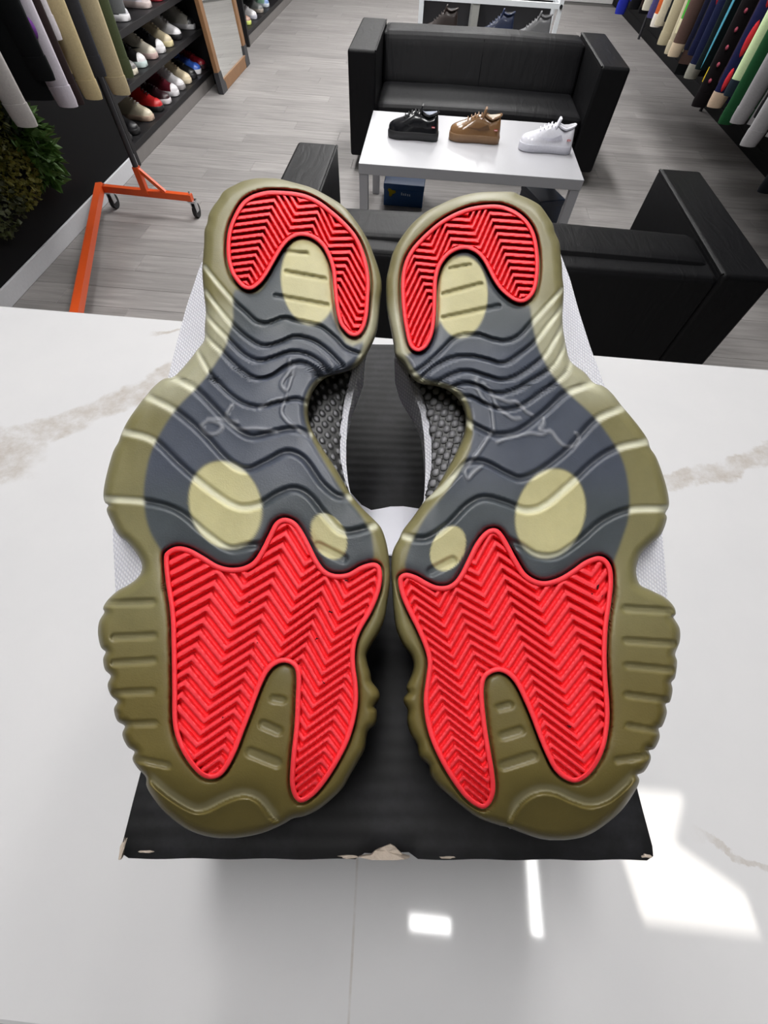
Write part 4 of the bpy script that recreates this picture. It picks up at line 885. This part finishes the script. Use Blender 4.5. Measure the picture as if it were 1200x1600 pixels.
for row in (
  (201, 214, .12, 'black lace-up boot at the end of the bottom shelf', dict(upper=BLK, sole=(34, 34, 36), high=True, boot=True, laces=(90, 90, 94))),
  (219, 204, .12, 'plain black suede boot beside the cream high-top on the bottom shelf', dict(upper=(36, 35, 38), sole=BLK, high=True, boot=True)),
  (240, 184, .12, 'cream high-top sneaker with white laces on the bottom shelf', dict(upper=CRM, sole=(196, 170, 150), high=True, laces=WHT)),
  (256, 168, .12, 'black and bright red sneaker on the bottom shelf', dict(upper=(190, 34, 36), sole=BLK, toe=(196, 34, 36), laces=BLK, tongue=BLK, high=True)),
  (268, 161, .12, 'dark maroon sneaker with a white sole on the bottom shelf', dict(upper=(50, 26, 32), sole=(220, 214, 216), laces=(60, 30, 34))),
  (281, 150, .12, 'maroon sneaker with a white toe cap on the bottom shelf', dict(upper=(104, 30, 44), sole=WHT, toe=WHT, high=True)),
  (290, 136, .12, 'white high-top sneaker with a grey sole on the bottom shelf', dict(upper=WHT, sole=(150, 146, 146), high=True)),
  (299, 126, .12, 'cream suede high-top beside the all-black sneaker on the bottom shelf', dict(upper=(222, 206, 174), sole=(214, 200, 172), high=True)),
  (308, 120, .12, 'all-black sneaker beside the blue one on the bottom shelf', dict(upper=BLK, sole=(30, 30, 34), laces=(80, 80, 82))),
  (315, 113, .12, 'bright blue sneaker with a white sole on the bottom shelf', dict(upper=(56, 96, 190), sole=WHT, toe=(60, 104, 200), laces=(40, 70, 150))),
  (326, 102, .12, 'speckled red sneaker at the mirror end of the bottom shelf', dict(upper=(170, 38, 54), sole=(60, 34, 38))),
  (202, 128, .385, 'black low sneaker next to the hanging sleeves on the middle shelf', dict(upper=(34, 34, 36), sole=(50, 50, 52))),
  (216, 116, .385, 'grey sneaker with a cream sole on the middle shelf', dict(upper=(116, 112, 112), sole=(222, 214, 194), toe=(124, 122, 120), laces=(170, 160, 160), high=True)),
  (230, 104, .385, 'black sneaker with white toe cap and pale green sole line, middle shelf', dict(upper=BLK, sole=(206, 222, 220), toe=WHT, high=True)),
  (249, 94, .385, 'cream high-top with a black emblem spot on the middle shelf', dict(upper=(216, 208, 192), sole=(196, 170, 164), high=True, stripe=BLK)),
  (260, 83, .385, 'black sneaker with a white toe cap between two cream high-tops', dict(upper=BLK, sole=WHT, toe=WHT, high=True)),
  (272, 75, .385, 'cream suede high-top with yellowed sole on the middle shelf', dict(upper=(206, 192, 160), sole=(220, 206, 160), high=True)),
  (285, 62, .385, 'white leather sneaker with a black sole on the middle shelf', dict(upper=WHT, sole=BLK, high=True)),
  (306, 46, .385, 'off-white sneaker with black toe patch at the mirror end, middle shelf', dict(upper=(210, 206, 196), sole=WHT, toe=BLK, high=True)),
  (206, 38, .625, 'black and white sneaker on the upper shelf', dict(upper=BLK, sole=WHT, toe=(200, 200, 204))),
  (238, 18, .625, 'white puffy sneaker with a pinkish sheen on the upper shelf', dict(upper=(222, 216, 222), sole=(206, 190, 186), toe=(214, 200, 198), high=True)),
  (258, 6, .625, 'white sneaker with a red sole on the upper shelf', dict(upper=(228, 222, 220), sole=(170, 50, 60))),
  (393, 40, .12, 'tan runner with a neon yellow sole on the shelf beyond the mirror', dict(upper=(176, 140, 122), sole=(214, 226, 120))),
  (402, 28, .12, 'white low sneaker on the shelf beyond the mirror', dict(upper=WHT, sole=(190, 190, 200))),
  (412, 18, .12, 'grey trail sneaker on the shelf beyond the mirror', dict(upper=(120, 122, 120), sole=(160, 150, 140))),
  (421, 9, .12, 'mint green sneaker with a blue toe on the shelf beyond the mirror', dict(upper=(160, 206, 180), sole=(206, 214, 222), toe=(120, 150, 200))),
): shelf_shoe(row[0], row[1], row[2], row[3], **row[4])
# ------------------------------------------------------------------ leaning mirror
mr = tag(empty('floor_mirror', (-2.045, 5.99, 0)), 'tall wood-framed mirror with black corner brackets leaning against the wall', 'mirror'); mr.rotation_euler = (0, -math.radians(3.6), 0)
hw, mh, fw, fd = .5145, 1.85, .085, .04
MAT_MIRROR = simple('mirror_glass', (.86, .88, .86), .02, metal=1.0, var=.0)
box('frame_rail', -fd, 0, -hw, hw, 0, fw, MAT_WOOD, mr, bev=.004); box('frame_rail', -fd, 0, -hw, hw, mh - fw, mh, MAT_WOOD, mr, bev=.004)
for s in (-1, 1):
    y0, y1 = sorted((s * hw, s * (hw - fw))); box('frame_stile', -fd, 0, y0, y1, fw, mh - fw, MAT_WOOD, mr, bev=.004)
box('mirror_pane', -fd + .005, -.012, -hw + fw - .01, hw - fw + .01, fw - .01, mh - fw + .01, MAT_MIRROR, mr, bev=0)
for s in (-1, 1):
    for zb in (0, mh):
        sz = 1 if zb == 0 else -1
        bm = bmesh.new(); pr = [(s * (hw + .003), zb - sz * .002), (s * (hw - .14), zb - sz * .002), (s * (hw - .14), zb + sz * .055), (s * (hw - .10), zb + sz * .085), (s * (hw - .088), zb + sz * .15), (s * (hw + .003), zb + sz * .15)]
        f = bm.faces.new([bm.verts.new((.003, a_, b_)) for a_, b_ in pr]); rr = bmesh.ops.extrude_face_region(bm, geom=[f])
        for v in [g for g in rr['geom'] if isinstance(g, bmesh.types.BMVert)]: v.co.x = -fd - .003
        bm_obj('corner_bracket', bm, MAT_BLACKMETAL, mr, smooth=False)
# ------------------------------------------------------------------ white display rack behind the far sofa
wr = tag(empty('display_rack', (.435, 5.55, 0)), 'white metal display rack with shoes behind the back of the sofa', 'rack')
for s in (-1, 1):
    for yy in (-.16, .16): bar('post', (s * .575, yy, 0), (s * .575, yy, 1.0), .019, MAT_WHITEMETAL, wr)
    bar('side_rail', (s * .575, -.16, .70), (s * .575, .16, .70), .014, MAT_WHITEMETAL, wr)
for z in (.12, .47): box('rack_shelf', -.57, .57, -.17, .17, z - .02, z, MAT_WHITEMETAL, wr)
bar('front_rail', (-.575, -.16, .70), (.575, -.16, .70), .017, MAT_WHITEMETAL, wr); bar('front_rail', (-.575, .16, .70), (.575, .16, .70), .017, MAT_WHITEMETAL, wr)
box('rack_shade_panel', -.57, .57, .172, .18, .1, .72, MAT_SHELF, wr)  # dark panel added to stand for shade and dark shoes between the posts
box('divider', -.145, -.085, -.17, .17, .47, .72, simple('rack_divider', s2l(150, 150, 146), .5), wr)
bm_obj('knob', tube_bm([(.575, -.185, .70), (.575, -.165, .70)], .012, 12), MAT_RUBBER, wr)
for x_, u_, s_, lab in ((-.40, (48, 36, 32), (40, 34, 32), 'dark brown sneaker on the white rack behind the sofa'), (.085, (34, 46, 78), (200, 204, 214), 'navy sneaker with white trim on the white rack behind the sofa'), (.40, (112, 112, 114), (205, 205, 208), 'grey sneaker with a white sole on the white rack behind the sofa')):
    shoe(lab, (.435 + x_ + .15, 5.47, .4708), math.pi - .1, u_, s_, None, None, (40, 40, 42), None, .30, True, .5, 'sneakers on the white rack')
# ------------------------------------------------------------------ garments along the right wall
GR = 'garments on the wall rail opposite the shoe shelf'; RXR = 2.02
t = tag(empty('wall_rail', (RXR, 5.9, 0)), 'long black clothes rail along the black wall opposite the shoe shelf', 'clothes rail')
bar('hanging_rail', (0, -3.6, 1.60), (0, 3.9, 1.60), .015, MAT_BLACKMETAL, t, 10, False)
for yy in (-3.5, .1, 2.9): bar('post', (.80, yy, 0), (.80, yy, 1.60), .016, MAT_BLACKMETAL, t, 8, False); bar('rail_arm', (0, yy, 1.60), (.80, yy, 1.60), .012, MAT_BLACKMETAL, t, 8, False)
_ry = [0.0]
def right(px, py, kind, lab, col, cuff=None, body=.40, mark=None, hem=None, slw=.062, sl=True, thick=.058, X=1.76):
    y_ = max(float(on_axis(px, py, 0, X)[1]), _ry[0] + .078); _ry[0] = y_
    q = on_axis(px, py, 1, y_); oo = min(.33, max(.19, RXR - float(q[0])))
    garment(kind, lab, GR, RXR, y_, 1.48, 1.4274 - (1.4274 - body) * .79, float(q[2]), oo, col, cuff, half=.205, thick=thick, hem=hem, sgn=-1, slw=slw, mark=mark, seed=int(px), sleeves=sl)
def filler(kind, lab, col):
    y_ = _ry[0] + .085; _ry[0] = y_
    garment(kind, lab, GR, RXR, y_, 1.48, .66, .68, .235, col, half=.21, thick=.058, sgn=-1, slw=.055, seed=int(y_ * 100))
RED = (196, 48, 56)
right(1196, 300, 'jacket', 'black nylon jacket at the near end of the wall rail', (14, 17, 22), body=.36)
filler('jacket', 'plain black jacket between the nylon jacket and the light grey hoodie', (18, 18, 20))
filler('sweater', 'charcoal sweater next to the light grey hoodie', (40, 40, 44))
right(1169, 228, 'hoodie', 'light grey hoodie with ribbed cuffs on the wall rail', (158, 156, 158), slw=.064, body=.42)
filler('t_shirt', 'black T-shirt between the two grey tops', (20, 20, 22))
right(1152, 192, 'sweatshirt', 'heather grey sweatshirt tucked beside the light grey hoodie', (146, 144, 146))
right(1133, 193, 'jacket', 'dark green jacket hanging behind the grey hoodie', (26, 70, 40), body=.40)
right(1143, 150, 'sweatshirt', 'pale mint green sweatshirt with a dark cuff', (206, 226, 176), (34, 44, 54), body=.50, slw=.066)
right(1116, 167, 'varsity_jacket', 'navy jacket with red print and beige cuff', (26, 28, 66), (196, 172, 150), mark=(RED, [(-.18, .26, .018, .07), (-.15, .42, .016, .05), (-.19, .10, .014, .05)]), slw=.066)
filler('jacket', 'dark plum jacket beside the blossom sweater', (38, 22, 34))
right(1091, 166, 'sweater', 'black sweater with small pink blossoms', (20, 16, 18), mark=((150, 70, 84), [(-.19, .05 + .07 * k, .008, .011) for k in range(7)]), slw=.066)
right(1103, 128, 'jacket', 'black jacket with a yellow tab at its cuff', (16, 18, 20), (216, 184, 40), body=.42, slw=.035)
right(1096, 108, 'jacket', 'deep green-black jacket with a thin teal edge', (14, 26, 28), body=.42, mark=((84, 160, 184), [(-.20, .3, .006, .26)]))
right(1078, 122, 'sweater', 'navy sweater with grey fringed cuffs', (24, 30, 60), (150, 148, 138), body=.44)
right(1084, 86, 'jacket', 'navy jacket with one long red petal print', (22, 26, 58), body=.45, mark=(RED, [(-.19, .35, .016, .10)]))
filler('jacket', 'plain black jacket next to the brown flecked cardigan', (20, 18, 18))
filler('sweater', 'deep navy sweater next to the brown flecked cardigan', (20, 22, 42))
right(1052, 88, 'cardigan', 'brown flecked cardigan with cream edge and black hem', (92, 72, 66), (214, 194, 166), hem=(12, 14, 16), body=.36)
right(1064, 52, 'sweatshirt', 'bright green sweatshirt with a cream piping on the wall rail', (74, 166, 62), (220, 214, 180), body=.52)
right(1047, 84, 'sweater', 'cream cable sweater with drooping cuffs', (196, 186, 160), slw=.066)
right(1036, 70, 'sweater', 'oatmeal knitted sweater next to the cream cable one', (186, 176, 148), slw=.066)
right(1046, 34, 'hoodie', 'black hoodie between the green and orange sweatshirts', (26, 28, 30), body=.5)
right(1031, 40, 'sweatshirt', 'ivory sweatshirt beside the orange one', (206, 196, 172), body=.48)
right(1024, 42, 'sweatshirt', 'burnt orange sweatshirt with white cuffs', (196, 96, 50), (230, 224, 214), body=.48)
right(1019, 28, 'sweater', 'muted purple sweater on the wall rail', (74, 72, 118), body=.5)
filler('t_shirt', 'dark grey T-shirt beside the muted purple sweater', (48, 48, 50))
right(1011, 16, 'sweatshirt', 'dark green sweatshirt with off-white cuffs at the far end', (28, 84, 62), (214, 208, 190), body=.5)
filler('jacket', 'black padded jacket after the dark green sweatshirt', (18, 18, 20))
filler('sweater', 'dark brown sweater after the dark green sweatshirt', (46, 34, 30))
right(990, 14, 'jacket', 'black jacket between the dark green and royal blue ones', (16, 16, 20), body=.4)
filler('jacket', 'slate grey jacket before the royal blue one', (60, 62, 68))
filler('sweater', 'black sweater touching the royal blue jacket', (18, 18, 22))
right(968, 22, 'jacket', 'royal blue jacket at the far end of the wall rail', (40, 50, 160), body=.42, slw=.066)
